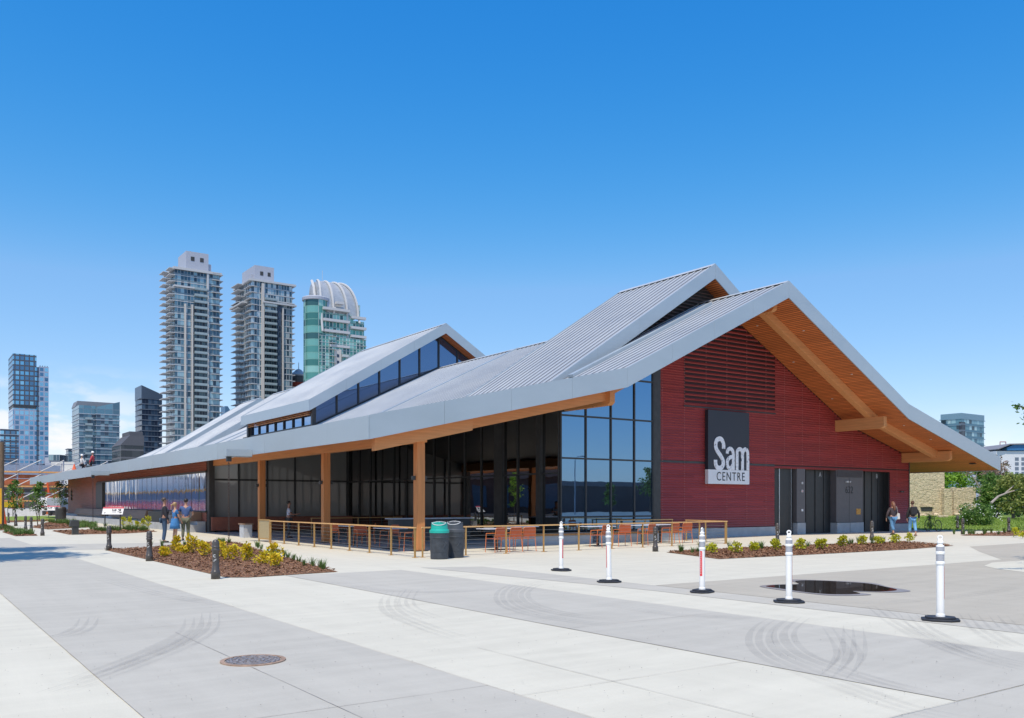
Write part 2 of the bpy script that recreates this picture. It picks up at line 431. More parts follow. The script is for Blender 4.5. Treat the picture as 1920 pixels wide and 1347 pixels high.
for j in ([(1.55, 0), (1.55, 40)], [(4.36, -10), (4.36, 33)], [(2.93, 0), (2.9, 11.6)], [(7.2, 3.86), (7.2, 18.8)], [(10.12, 3.86), (10.12, 19)],
          [(4.36, 6.1), (7.2, 6.1)], [(5.4, 3.86), (5.4, 8.4)], [(4.36, 3.85), (11.6, 3.85)], [(1.55, 12.2), (4.36, 12.2)], [(1.55, 6.6), (4.36, 6.6)], [(4.36, 12.5), (7.2, 12.5)],
          [(12.38, -5), (12.38, 13)], [(-3, 11), (1.55, 11)], [(-3, 5.2), (1.55, 5.2)], [(7.2, 9), (10.12, 9)], [(4.36, 19.1), (5.8, 19.1)]):
    joint(j)
for x in range(15, 46, 3): joint([(x, 18.2), (x+.02, 27.4)], .008)
# tyre marks: faint rubber on the slabs
def tyremat():
    m, nt, b = newmat('tyre_rubber'); b.inputs['Base Color'].default_value = (.16, .155, .17, 1); b.inputs['Roughness'].default_value = .8
    tr = nt.nodes.new('ShaderNodeBsdfTransparent'); ms = nt.nodes.new('ShaderNodeMixShader')
    f = _math(nt, 'MULTIPLY', _range(nt, _noise(nt, _coord(nt, (1, 1, 1), True), 1.2, 7, .7), .24, .70), .13)
    nt.links.new(f, ms.inputs[0]); nt.links.new(tr.outputs[0], ms.inputs[1]); nt.links.new(b.outputs[0], ms.inputs[2])
    nt.links.new(ms.outputs[0], nt.nodes['Material Output'].inputs[0]); return m
m_tyre = tyremat()
def tyre_mark(pts, wd=.16, z=.016):
    P = [Vector((x, y, z)) for x, y in (G(*p) for p in pts)]
    # smooth the picked points into a curve
    Q = []
    for i in range(len(P)-1):
        a = P[max(0, i-1)]; b = P[i]; c = P[i+1]; d = P[min(len(P)-1, i+2)]
        for k in range(8):
            t = k/8; Q.append(.5*((2*b)+(-a+c)*t+(2*a-5*b+4*c-d)*t*t+(-a+3*b-3*c+d)*t**3))
    Q.append(P[-1]); mb = MB()
    for off, wk in ((-.36, .30), (-.02, .34), (.34, .26)):
        prev = None; jit = random.uniform(.7, 1.2); a0 = 0; a1 = len(Q)
        for i, q in enumerate(Q[a0:a1]):
            i += a0
            d = (Q[min(i+1, len(Q)-1)]-Q[max(i-1, 0)]).normalized(); n = Vector((-d.y, d.x, 0))
            e = min(1, (i-a0)/14, (a1-1-i)/14)*.97+.03; c = q+n*off*wd; ww = wd*wk*e*jit
            cur = (tuple(c-n*ww/2), tuple(c+n*ww/2))
            if prev: mb.quad(prev[0], cur[0], cur[1], prev[1])
            prev = cur
    return struct(mb.build('tyre_mark', m_tyre))
zz = .016
for pts in ([(1462, 1160), (1432, 1180), (1424, 1205), (1445, 1232), (1510, 1262), (1600, 1295), (1700, 1330), (1800, 1352)],
            [(1505, 1158), (1476, 1180), (1472, 1202), (1500, 1230), (1570, 1258), (1660, 1285), (1760, 1310)],
            [(1560, 1178), (1580, 1205), (1592, 1230), (1580, 1255), (1560, 1275)], [(1600, 1175), (1602, 1205), (1598, 1235), (1575, 1262)],
            [(1640, 1138), (1680, 1168), (1740, 1200), (1820, 1232), (1925, 1262)], [(1700, 1150), (1730, 1180), (1790, 1210), (1860, 1236), (1925, 1250)], [(1815, 1152), (1840, 1180), (1880, 1205), (1925, 1222)], [(1870, 1155), (1895, 1180), (1925, 1195)],
            [(1000, 1092), (960, 1102), (943, 1118), (955, 1138), (1010, 1156), (1100, 1170), (1200, 1178)], [(1030, 1090), (990, 1104), (978, 1120), (1005, 1140), (1090, 1158), (1200, 1166)],
            [(740, 1110), (728, 1130), (740, 1152), (800, 1178), (880, 1205)], [(775, 1106), (762, 1126), (772, 1144), (830, 1166)], [(620, 1090), (700, 1106), (800, 1112), (900, 1108), (1000, 1094)],
            [(395, 1150), (390, 1180), (350, 1208), (280, 1238), (180, 1275), (90, 1305)], [(365, 1160), (358, 1185), (310, 1215), (230, 1248), (130, 1285)], [(168, 1160), (158, 1178), (130, 1192), (90, 1200)],
            [(180, 1085), (300, 1116), (420, 1135), (520, 1140)], [(1100, 1130), (1240, 1152), (1380, 1160), (1500, 1158)], [(1500, 1130), (1650, 1132), (1800, 1120), (1920, 1100)]):
    tyre_mark(pts, .34, zz); zz += .0003
g_ = MB()
for i in range(1500):
    s_ = 6+34*random.random()**1.6; px = random.uniform(-20, 1940); r0 = ray(px); x, y = r0[0]*s_, r0[1]*s_
    if y > 22 and x > 12.4 or (5.8 < x < 11.5 and y > 19): continue
    r = random.uniform(.0025, .007); a = random.uniform(0, 3.1); g_.quad(*[(x+r*math.cos(a+k*1.57)*(1.6 if k % 2 else 1), y+r*math.sin(a+k*1.57), .022+(.004 if k % 2 else 0)) for k in range(4)])
tag(g_.build('grit', M('grit_specks', (.22, .19, .16), .9, var=.5, scale=30, world=True)), 'loose grit and crumbs scattered over the paving', 'grit', kind='stuff')
# puddle
def smoothpoly(pts, k=6):
    n = len(pts); o = []
    for i in range(n):
        a, b, c, d = (Vector(pts[(i+j-1) % n]) for j in range(4))
        for s in range(k):
            t = s/k; o.append(tuple(.5*((2*b)+(-a+c)*t+(2*a-5*b+4*c-d)*t*t+(-a+3*b-3*c+d)*t**3)))
    return o
pud = [G(*p) for p in ((1436, 1101), (1462, 1098), (1497, 1097), (1492, 1091), (1530, 1090), (1620, 1095), (1660, 1102), (1682, 1108), (1650, 1111), (1600, 1110), (1612, 1115), (1560, 1116), (1510, 1112), (1470, 1106))]
m_water, nt_, b_ = newmat('puddle_water'); b_.inputs['Base Color'].default_value = (.035, .026, .02, 1); b_.inputs['Roughness'].default_value = .02; b_.inputs['IOR'].default_value = 1.33; b_.inputs['Specular IOR Level'].default_value = .35
o = sheet('puddle', smoothpoly(pud), .0165, m_water)
m_wet = M('wet_concrete', (.27, .25, .235), .5, var=.1, world=True)
cx = sum(p[0] for p in pud)/len(pud); cy = sum(p[1] for p in pud)/len(pud)
sheet('wet_edge', smoothpoly([(cx+(x-cx)*1.10+.08*math.sin(9*x), cy+(y-cy)*1.16+.06*math.cos(7*y)) for x, y in pud]), .0145, m_wet)
# manhole
mc = (3.04, 9.03)
mh = thing('manhole_cover', 'round cast iron manhole cover with worn cast pattern set in the grey paving band', 'manhole cover', (mc[0], mc[1], 0))
m_iron = M('cast_iron', (.24, .20, .18), .55, metal=.3, var=.35, scale=25, world=True)
m_rust = M('iron_ring', (.34, .23, .16), .7, var=.3, scale=12, world=True)
MB().lathe([(.33, .0), (.33, .018), (.285, .018), (.285, .0)], (*mc, .002), 48, cap=False).build('frame_ring', m_rust, mh, smooth=False)
pl = MB().lathe([(.275, .0), (.275, .012)], (*mc, .002), 48).build('plate', m_iron, mh)
m_worn = M('worn_iron', (.42, .38, .36), .45, metal=.4, var=.3, scale=30, world=True); st = MB()
for rr in (.255, .225, .165, .105):
    k = int(rr*70)
    for i in range(k):
        a0 = 2*math.pi*i/k; a1 = a0+2*math.pi/k*.62; st_ = []
        for (r_, a_) in ((rr-.011, a0), (rr+.011, a0+.02), (rr+.011, a1), (rr-.011, a1-.03)): st_.append((mc[0]+r_*math.cos(a_), mc[1]+r_*math.sin(a_)))
        st.prism(st_, .013, .022, 'z')
for i in range(14):
    a = i*2.4; r_ = .03+.0125*i*.5; st.box(mc[0]+r_*math.cos(a)-.011, mc[0]+r_*math.cos(a)+.011, mc[1]+r_*math.sin(a)-.011, mc[1]+r_*math.sin(a)+.011, .013, .022)
st.build('raised_pattern', m_worn, mh)
# ------------------------------------------------------------------ the long building
BL = thing('visitor_building', 'long burgundy and timber visitor building under a folded pale metal roof with stepped gables', 'building', (33, 29, 0))
RX = 33.0
P0 = [(12.26, 4.36), (23.2, 6.82), (RX, 11.60), (42.65, 6.66), (52.0, 4.19)]
FD = .70
YE, YB = 25.4, 111.0
def ztop(x, prof=P0):
    for (a, b) in zip(prof, prof[1:]):
        if a[0] <= x <= b[0]: return a[1]+(b[1]-a[1])*(x-a[0])/(b[0]-a[0])
    return prof[0][1]
def roof_block(prof, y0, y1, depth, ribstep=.40, name='roof', seams=True, eaves=(True, True), soffit_mat=None, ridge=True, ywarp=None):
    t = MB()
    for (a, b) in zip(prof, prof[1:]): t.quad((a[0], y0, a[1]), (b[0], y0, b[1]), (b[0], y1, b[1]), (a[0], y1, a[1]))
    rf = t.build(name, m_roof, BL)
    rb = MB(); gr = MB(); n = int((y1-y0-.3)/ribstep)
    for i in range(n+1):
        y = y0+.2+i*(y1-y0-.4)/n
        for k, (a, b) in enumerate(zip(prof, prof[1:])):
            d = Vector((b[0]-a[0], 0, b[1]-a[1])).normalized(); nn = Vector((-d.z, 0, d.x))
            p = Vector((a[0], y, a[1]))+d*(.06 if k == 0 else 0); q = Vector((b[0], y, b[1]))-d*(.06 if k == len(prof)-2 else 0)
            hw, hh = .02, .038
            c0 = [p+Vector((0, -hw*1.5, 0)), p+Vector((0, -hw*.6, 0))+nn*hh, p+Vector((0, hw*.6, 0))+nn*hh, p+Vector((0, hw*1.5, 0))]
            c1 = [v+(q-p) for v in c0]
            for j in range(3): rb.quad(c0[j], c1[j], c1[j+1], c0[j+1])
            rb.quad(*c0); rb.quad(*c1[::-1])
            e_ = nn*.006; gr.quad(p+Vector((0, -hw*1.5-.13, 0))+e_, p+Vector((0, -hw*1.5, 0))+e_, q+Vector((0, -hw*1.5, 0))+e_, q+Vector((0, -hw*1.5-.13, 0))+e_)  # seam shadow painted as a dark flat strip in front of each rib
    rb.build('standing_seams', m_rib, rf); gr.build('seam_shade_strips', M('seam_shade', (.14, .155, .18), .6, metal=.2), rf)
    # rake fascias at both ends, eave fascias at both sides
    def rake(y, th, nm):
        f = MB()
        for (a, b) in zip(prof, prof[1:]):
            L = math.dist(a, b); k = max(1, round(L/3.1))
            for i in range(k):
                u0 = i/k; u1 = (i+1)/k; g = .004/L
                A = (a[0]+(b[0]-a[0])*(u0+g), a[1]+(b[1]-a[1])*(u0+g)); Bq = (a[0]+(b[0]-a[0])*(u1-g), a[1]+(b[1]-a[1])*(u1-g))
                up = .07
                f.prism([(A[0], A[1]-depth), (Bq[0], Bq[1]-depth), (Bq[0], Bq[1]+up), (A[0], A[1]+up)], y, y+th, 'y')
        f.build('rake_fascia', m_fascia, rf)
    rake(y0-.05, .05, 'front'); rake(y1, .05, 'rear')
    for side, on in ((0, eaves[0]), (-1, eaves[1])):
        if not on: continue
        x, z = prof[side]; sg = -1 if side == 0 else 1; f = MB(); L = y1-y0+.1; k = max(1, round(L/3.2))
        for i in range(k):
            ya = y0-.05+L*i/k+.004; yb = y0-.05+L*(i+1)/k-.004; tl = random.uniform(-.006, .006)
            f.prism([(x+sg*.002, z-depth), (x+sg*(.052+tl), z-depth), (x+sg*.052, z+.05), (x+sg*.002, z+.05)][::1], ya, yb, 'y')
        f.build('eave_fascia', m_fascia, rf)
    # soffit
    s = MB(); dz = depth-.035
    for (a, b) in zip(prof, prof[1:]): s.quad((a[0]+.0, y0, a[1]-dz), (a[0], y1, a[1]-dz), (b[0], y1, b[1]-dz), (b[0], y0, b[1]-dz))
    s.build('soffit', soffit_mat or m_soffit, rf)
    if ridge:
        c = MB()
        k = [i for i in range(1, len(prof)-1) if prof[i][1] == max(p[1] for p in prof)][0]
        z = prof[k][1]; x = prof[k][0]; sl = (prof[k][1]-prof[k-1][1])/(prof[k][0]-prof[k-1][0])
        for sg in (-1, 1): c.prism([(x, z+.085), (x+sg*.22, z+.085-.22*sl), (x+sg*.22, z+.07-.22*sl), (x, z+.07)], y0+.0, y1, 'y')
        c.build('ridge_cap', m_rib, rf)
        g = MB()
        for sg in (-1, 1): g.quad((x+sg*.16, y0+.05, z-.16*sl), (x+sg*.16, y1-.05, z-.16*sl), (x+sg*.15, y1-.05, z-.15*sl+.075), (x+sg*.15, y0+.05, z-.15*sl+.075))
        g.build('ridge_vent', m_black, rf)
    return rf
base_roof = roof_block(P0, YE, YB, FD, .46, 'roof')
PB = [(22.9, 6.80), (RX, 13.34), (43.1, 6.80)]
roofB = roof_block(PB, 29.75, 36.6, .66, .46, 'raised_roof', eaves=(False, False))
PD = [(22.5, 8.46), (RX, 14.74), (43.5, 8.46)]
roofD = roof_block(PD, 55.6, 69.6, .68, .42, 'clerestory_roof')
PE = [(22.9, 6.79), (RX, 13.2), (43.1, 6.79)]
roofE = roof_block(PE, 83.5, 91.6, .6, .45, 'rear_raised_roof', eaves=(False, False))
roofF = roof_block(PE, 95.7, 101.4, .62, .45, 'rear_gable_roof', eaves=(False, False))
# transverse flashing where the middle slope changes pitch
for y in (46.5, 37.0, 75.5, 79.0):
    for (a, b) in zip(P0[1:3], P0[2:4]): MB().bar((a[0], y, a[1]+.06), (b[0], y, b[1]+.06), .32, .07).build('step_flashing', m_fascia, base_roof)
fl = MB().bar((23.4, 29.1, ztop(23.4)+.1), (31.9, 29.1, ztop(31.9)+.1), .34, .12)
fl.build('curb_flashing', m_fascia, base_roof)
# infills of the raised gables
def infill(prof, y, depth, mat, name, lo=0.02, back=False):
    xs = [prof[0][0]+.7+i*(prof[-1][0]-prof[0][0]-1.4)/40 for i in range(41)]
    up = [(x, ztop(x, prof)-depth+.02) for x in xs]; dn = [(x, ztop(x)+lo) for x in xs]
    mb = MB()
    for i in range(40):
        if up[i][1] > dn[i][1] or up[i+1][1] > dn[i+1][1]:
            mb.quad((xs[i], y, min(dn[i][1], up[i][1])), (xs[i+1], y, min(dn[i+1][1], up[i+1][1])), (xs[i+1], y, up[i+1][1]), (xs[i], y, up[i][1]))
    return mb.build(name, mat, BL)
gl = infill(PB, 30.7, .66, m_black, 'gable_louvre')
lv = MB(); z = 7.5
m_lv = M('louvre_slat', (.16, .10, .085), .5)
while z < 12.6:
    # extents of the opening at this height
    xs = [24+i*.1 for i in range(181)]
    ok = [x for x in xs if ztop(x)+.05 < z < ztop(x, PB)-.72]
    segs = []; 
    for x in ok:
        if segs and x-segs[-1][1] < .11: segs[-1][1] = x
        else: segs.append([x, x])
    for a, b in segs:
        if b-a > .2: lv.prism([(30.56, z), (30.68, z+.07), (30.68, z+.09), (30.56, z+.02)], a, b, 'x')
    z += .17
lv.build('louvre_slats', m_lv, gl)
infill(PB, 35.9, .66, m_fascia, 'rear_gable_wall'); infill(PD, 68.8, .68, m_fascia, 'rear_gable_wall')
infill(PE, 84.2, .6, m_fascia, 'gable_wall'); infill(PE, 91.0, .6, m_fascia, 'gable_wall'); infill(PE, 96.3, .62, m_plinth, 'gable_wall'); infill(PE, 100.8, .62, m_fascia, 'gable_wall')
gD = infill(PD, 56.6, .68, m_glassC, 'clerestory_gable_glass')
mu = MB(); x = 23.3
xs = [23.25+i*1.62 for i in range(13)]
for x in xs:
    if ztop(x, PD)-.68 > ztop(x)+.05: mu.box(x-.045, x+.045, 56.5, 56.597, ztop(x), ztop(x, PD)-.68)
for (pr, dz, q) in ((P0, .10, 1), (PD, -.72, 1)):
    for a, b in ((23.25, RX), (RX, 42.7)): mu.bar((a, 56.55, ztop(a, pr)+dz), (b, 56.55, ztop(b, pr)+dz), .09, .12 if pr is P0 else .08)
mu.build('mullions', m_black, gD)
MB().box(23.0, 23.28, 56.35, 56.62, 6.7, 8.25).build('corner_post', m_black, gD)
# clerestory band facing the path
cb = MB().quad((23.2, 56.6, 6.98), (23.2, 69.5, 6.98), (23.2, 69.5, 8.0), (23.2, 56.6, 8.0)).build('clerestory_band', m_glassC, BL)
mu = MB()
for i in range(8): y = 56.7+i*1.79; mu.box(23.1, 23.196, y-.04, y+.04, 6.95, 8.2)
mu.box(23.05, 23.197, 56.6, 69.5, 6.86, 6.97); mu.box(22.95, 23.3, 69.4, 69.75, 6.8, 8.3); mu.build('mullions', m_black, cb)
sl = MB()
for i in range(5): z = 7.62+i*.12; sl.box(22.9, 23.05, 56.8, 69.3, z, z+.05)
sl.build('sun_slats', m_beamy, cb)
MB().box(23.2, 23.3, 56.6, 69.6, 8.0, 8.7).build('clerestory_wall', m_brown, BL)
MB().box(22.7, 22.76, 69.2, 69.9, 6.75, 6.85).build('sill_end', m_black, cb)
# walls
YW = 29.0
sof = lambda x: ztop(x)-FD+.03
wallb = MB()
xs = [28.3, 30, 33, 37.4-.0, 42.65, 48.72]
def band_poly(mb, x0, x1, z0, z1, y):
    """part of the strip z0..z1 below the soffit between x0 and x1"""
    zm = (z0+z1)/2
    if sof(RX) < z1: return
    # x where the soffit is at z1
    def xat(z, side):
        pr = [(x, zz-FD+.03) for x, zz in P0]
        segs = list(zip(pr, pr[1:])); segs = segs[:2] if side < 0 else segs[2:]
        for a, b in segs:
            lo, hi = min(a[1], b[1]), max(a[1], b[1])
            if lo <= z <= hi: return a[0]+(b[0]-a[0])*(z-a[1])/(b[1]-a[1])
        return -1e9 if side < 0 else 1e9
    a = max(x0, xat(z1, -1)); b = min(x1, xat(z1, 1))
    if b-a < .05: return
    mb.quad((a, y-.046, z0+.03), (b, y-.046, z0+.03), (b, y-.006, z1), (a, y-.006, z1))
    mb.quad((a, y-.006, z0), (b, y-.006, z0), (b, y-.046, z0+.03), (a, y-.046, z0+.03))
wl = MB()
prev = None
for i in range(60):
    x0 = 28.52+i*(48.72-28.52)/60; x1 = x0+(48.72-28.52)/60
    zb = 3.5 if (x0 > 36.55 and x1 < 46.8) else .1
    wl.quad((x0, YW, zb), (x1, YW, zb), (x1, YW, sof(x1)+.05), (x0, YW, sof(x0)+.05))
wall = wl.build('gable_wall', M('wall_backing', (.035, .012, .014), .7), BL)
sd_ = MB(); pitch = .118; z = .46
LOU = (30.07, 36.6, 6.22, 10.35)
while z < 10.8:
    z1 = z+pitch
    if z1 <= 3.5:
        band_poly(sd_, 28.52, 36.56, z, z1, YW); band_poly(sd_, 46.78, 48.72, z, z1, YW)
    elif z < 6.2 or z > LOU[3]: band_poly(sd_, 28.52, 48.72, z, z1, YW)
    else:
        band_poly(sd_, 28.52, LOU[0], z, z1, YW); band_poly(sd_, LOU[1], 48.72, z, z1, YW)
    z = z1
    if abs(z-3.52) < pitch/2: z = 3.60
sd_.build('cladding', m_red, wall)
ls = MB(); z = 6.24
while z < 10.4:
    band_poly(ls, LOU[0]+.02, LOU[1]-.02, z, z+.10, YW-.03); z += .215
ls.build('open_slats', m_red, wall)
vs = MB(); x = 28.52
for i in range(15):
    x = 28.62+i*1.45
    if x > 48.6: break
    z = 3.62 if 36.55 < x < 46.8 else .5
    while z < sof(x)-.1:
        vs.box(x-.012, x+.012, YW-.055, YW-.047, z, z+.06); z += pitch
vs.build('cladding_clips', m_redseam, wall)
MB().box(28.52, 36.56, YW-.035, YW-.002, 3.50, 3.60).build('dark_joint', m_black, wall)
MB().box(28.52, 36.58, YW-.10, YW-.0, 0, .44).build('plinth', m_plinth, wall)
MB().box(46.78, 48.80, YW-.10, YW-.0, 0, .44).build('plinth', m_plinth, wall)
MB().box(48.72, 48.80, YW-.05, YW+.3, .44, 4.2).build('corner_trim', m_black, wall)
MB().box(28.1, 28.52, YW-.06, YW+.3, .1, sof(28.3)).build('corner_trim', m_black, wall)
MB().box(30.05, 36.62, YW-.06, YW-.036, 6.14, 6.20).build('louvre_sill', m_black, wall)
# entry recesses and doors
ent = MB(); yb = YW+1.5
ent.box(36.56, 46.8, yb, yb+.1, 0, 3.6); ent.box(36.5, 36.56, YW, yb, 0, 3.5); ent.box(46.8, 46.86, YW, yb, 0, 3.5); ent.box(36.56, 46.8, YW+.01, yb, 3.5, 3.58)
ent.build('entry_recess', M('door_black', (.03, .03, .03), .4), BL)
m_door = M('door_black', (.03, .03, .03), .4)
m_grey = M('grey_door_panel', (.115, .105, .11), .45, var=.06)
d1 = MB().box(36.66, 38.30, YW+.2, YW+.3, .02, 3.45).build('door', m_door, BL)
MB().box(37.16, 37.21, YW+.16, YW+.199, .1, 3.42).build('door_pull', M('bright_steel', (.6, .62, .65), .25, metal=.9), d1)
MB().box(38.13, 38.17, YW+.16, YW+.199, .02, 3.45).build('door_edge', M('bright_steel', (.6, .62, .65)), d1)
p1 = MB().box(38.36, 39.05, YW-.02, YW+.5, .62, 3.5).build('intercom_panel', m_grey, BL)
MB().box(38.36, 39.05, YW-.06, YW+.5, 0, .6).build('plinth', m_plinth, p1)
for zz_, c in ((2.62, (.5, .5, .5)), (2.2, (.7, .7, .7)), (1.2, (.8, .8, .8))): MB().box(38.72, 38.84, YW-.06, YW-.021, zz_, zz_+.12).build('fixture', M('fixture%d' % int(zz_*10), c, .3), p1)
MB().ball((38.78, YW-.065, 2.26), .03).build('red_lamp', M('red_dot', (.6, .02, .04), .3), p1)
d2 = MB().box(39.05, 41.74, YW+.35, YW+.45, .02, 3.45).build('door', m_door, BL)
mu = MB()
for x in (39.6, 40.4, 41.15): mu.box(x-.02, x+.02, YW+.31, YW+.349, .05, 3.45)
mu.build('door_frame', m_black, d2)
p2 = MB().box(41.74, 44.16, YW-.02, YW+.6, .58, 3.5).build('service_door', m_grey, BL)
MB().box(41.74, 44.18, YW-.07, YW+.6, 0, .56).build('plinth', m_plinth, p2)
MB().box(42.90, 42.92, YW-.026, YW-.021, .6, 3.0).box(42.90, 42.92, YW-.078, YW-.071, .0, .56).build('leaf_joint', m_black, p2)
g_ = MB()
for i in range(7): g_.prism([(YW-.06, 3.04+i*.062), (YW-.02, 3.07+i*.062), (YW-.02, 3.09+i*.062), (YW-.06, 3.06+i*.062)], 41.8, 44.1, 'x')
g_.build('vent_grille', m_grey, p2)
m_txt = M('dark_lettering', (.015, .015, .018), .4, var=0)
m_txtl = M('pale_lettering', (.45, .46, .48), .4, var=0)
text('632', .56, m_txt, (42.90, YW-.028, 2.17), ROT_FRONT, 'door_number', p2, .005, .86)
text('A', .36, m_txtl, (40.8, YW+.33, 3.05), ROT_FRONT, 'door_letter', d2, .008, .9)
lm = MB().box(42.55, 42.75, YW-.1, YW-.02, 2.75, 2.85); lm.ball((42.9, YW-.08, 2.8), .06); lm.build('lamp', M('fixture26', (.5, .5, .5)), p2)
MB().box(43.55, 43.95, YW-.035, YW-.021, 1.0, 1.32).box(43.62, 43.88, YW-.04, YW-.035, 1.08, 1.24).build('notice', M('amber_notice', (.62, .30, .05), .5, var=.4, scale=14), p2)
d3 = MB().box(44.2, 46.8, YW+.35, YW+.45, .02, 3.45).build('door', m_door, BL)
mu = MB()
for x in (44.9, 45.6, 46.2): mu.box(x-.02, x+.02, YW+.31, YW+.349, .05, 3.45)
mu.build('door_frame', m_black, d3)
text('B', .36, m_txtl, (46.05, YW+.33, 3.05), ROT_FRONT, 'door_letter', d3, .008, .9)
wlp = MB().box(47.75, 47.95, YW-.16, YW-.04, 2.25, 2.33); wlp.ball((48.05, YW-.1, 2.29), .055); wlp.build('wall_lamp', m_black, BL)
# front bay of glass
fg = MB(); n = 20
for i in range(n):
    x0 = 22.75+i*(28.1-22.75)/n; x1 = x0+(28.1-22.75)/n
    fg.quad((x0, YW, .3), (x1, YW, .3), (x1, YW, sof(x1)+.02), (x0, YW, sof(x0)+.02))
fgo = fg.build('front_glazing', m_glassF, BL)
mu = MB()
for x in (22.78, 24.14, 25.56, 26.94, 28.07): mu.box(x-.035, x+.035, YW-.05, YW-.003, .3, sof(x))
for z in (1.05, 3.53, 5.33, 7.1):
    xa = 22.75 if z < 5.6 else 22.75+(z-sof(22.75))*2.05
    mu.box(xa, 28.1, YW-.045, YW-.004, z-.035, z+.035)
mu.build('mullions', m_black, fgo)
# side glass along the porch
def vglass(x, y0, y1, z0, z1, step, name, mat, mstep=None, hz=()):
    g = MB().quad((x, y0, z0), (x, y1, z0), (x, y1, z1), (x, y0, z1)).build(name, mat, BL)
    m = MB(); k = round((y1-y0)/step)
    for i in range(k+1):
        y = y0+(y1-y0)*i/k; m.box(x-.06, x-.003, y-.035, y+.035, z0, z1)
    for z in hz: m.box(x-.055, x-.004, y0, y1, z-.035, z+.035)
    m.build('mullions', m_black, g); return g
vglass(22.75, YW+.05, 49.9, .12, sof(22.7), 1.5, 'side_glazing', m_glassS, hz=(.15, 2.9))
MB().box(22.6, 22.9, 33.1, 33.75, .05, sof(22.6)).build('dark_pier', m_black, BL)
MB().box(22.6, 22.9, 30.2, 30.5, .05, sof(22.6)).build('dark_pier', m_black, BL)
bw = MB().quad((14.2, 49.9, .1), (22.75, 49.9, .1), (22.75, 49.9, sof(22.7)), (14.2, 49.9, sof(14.2))).build('porch_end_glazing', m_glassS, BL)
mu = MB()
for i in range(6): x = 14.3+i*1.66; mu.box(x-.04, x+.04, 49.83, 49.897, .1, sof(x))
mu.box(14.2, 22.75, 49.84, 49.896, 2.9, 3.0); mu.build('mullions', m_black, bw)
MB().box(14.3, 22.7, 49.3, 49.82, .1, .85).build('porch_bench', m_brown, BL)
MB().box(14.2, 14.5, 49.5, 50.0, 0, sof(14.3)).build('dark_pier', m_black, BL)
MB().box(14.2, 23, 28.98, 29.0, 0, .001).build('threshold', m_black, BL)
# timber clad long wall with its mirror window
x = 14.2; y0, y1 = 49.95, 98.0
lw = MB().box(x, x+.3, y0, y1, .0, sof(14.2)+.05).build('timber_wall', M('timber_backing', (.03, .015, .012), .7), BL)
cl_ = MB(); z = .6; WZ0, WZ1, WY0, WY1 = 1.2, 3.34, 50.0, 82.3
while z < sof(x)-.02:
    z1 = min(z+.135, sof(x)+.02)
    spans = [(y0, y1)] if (z1 <= WZ0 or z >= WZ1) else [(WY1, y1)]
    for a, b in spans:
        cl_.quad((x-.034, a, z+.012), (x-.034, b, z+.012), (x-.008, b, z1), (x-.008, a, z1))
        cl_.quad((x-.008, a, z), (x-.008, b, z), (x-.034, b, z+.012), (x-.034, a, z+.012))
    z = z1
cl_.build('cladding', m_brown, lw)
win = MB().quad((x-.012, 50.1, WZ0), (x-.012, 79.6, WZ0), (x-.012, 79.6, WZ1), (x-.012, 50.1, WZ1)).build('long_window', m_glassM, lw)
mu = MB()
for i in range(22): y = 50.2+i*1.4; mu.box(x-.02, x-.0125, y-.01, y+.01, WZ0, WZ1)
mu.box(x-.1, x-.0, 49.9, 82.3, WZ1, WZ1+.1); mu.box(x-.1, x, 49.9, 82.3, WZ0-.1, WZ0); mu.box(x-.14, x, 79.6, 82.4, WZ0, WZ1); mu.build('window_frame', m_black, win)
MB().box(13.3, 14.2, 50.2, 99, 0, .42).box(13.75, 14.2, 50.2, 98, .42, .6).build('plinth', m_plinth, BL)
for a, b in ((74, 62), (77, 90), (50.8, 56)):
    MB().prism([(13.5, .62), (14.15, .62), (14.15, 1.14), (13.68, 1.14)], min(a, b), max(a, b), 'y').build('timber_bench', m_bench, BL)
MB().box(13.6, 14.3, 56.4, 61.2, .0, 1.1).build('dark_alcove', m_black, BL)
em = MB()
for i in range(4): em.lathe([(.16, 0), (.16, .03)], (0, 0, 0), 12); 
em = MB()
for i in range(3):
    em.tube([(14.12, 95.6+.22*math.sin(t), 2.05+i*.36+.14*math.cos(t)) for t in [k*.6 for k in range(9)]], .045, 6)
em.build('wall_emblem', m_black, lw)
# dark slots under the eave along the long wall
ds = MB()
for i in range(9): y = 52+i*5; ds.box(13.3, 13.9, y, y+1.1, sof(13.3)-.04, sof(13.3)-.001+.06)
ds.build('soffit_vent', m_black, BL)
# remaining outer walls
MB().box(48.4, 48.7, YW+.01, 98, 0, 4.45).build('side_wall', m_red, BL)
MB().prism([(14.2, 0), (48.7, 0), (48.7, sof(48.7)), (42.65, sof(42.65)), (RX, sof(RX)), (23.2, sof(23.2)), (14.2, sof(14.2))], 98, 98.3, 'y').build('end_wall', m_brown, BL)
MB().quad((14.5, 29.4, .02), (48.4, 29.4, .02), (48.4, 98, .02), (14.5, 98, .02)).build('floor', m_plinth, BL)
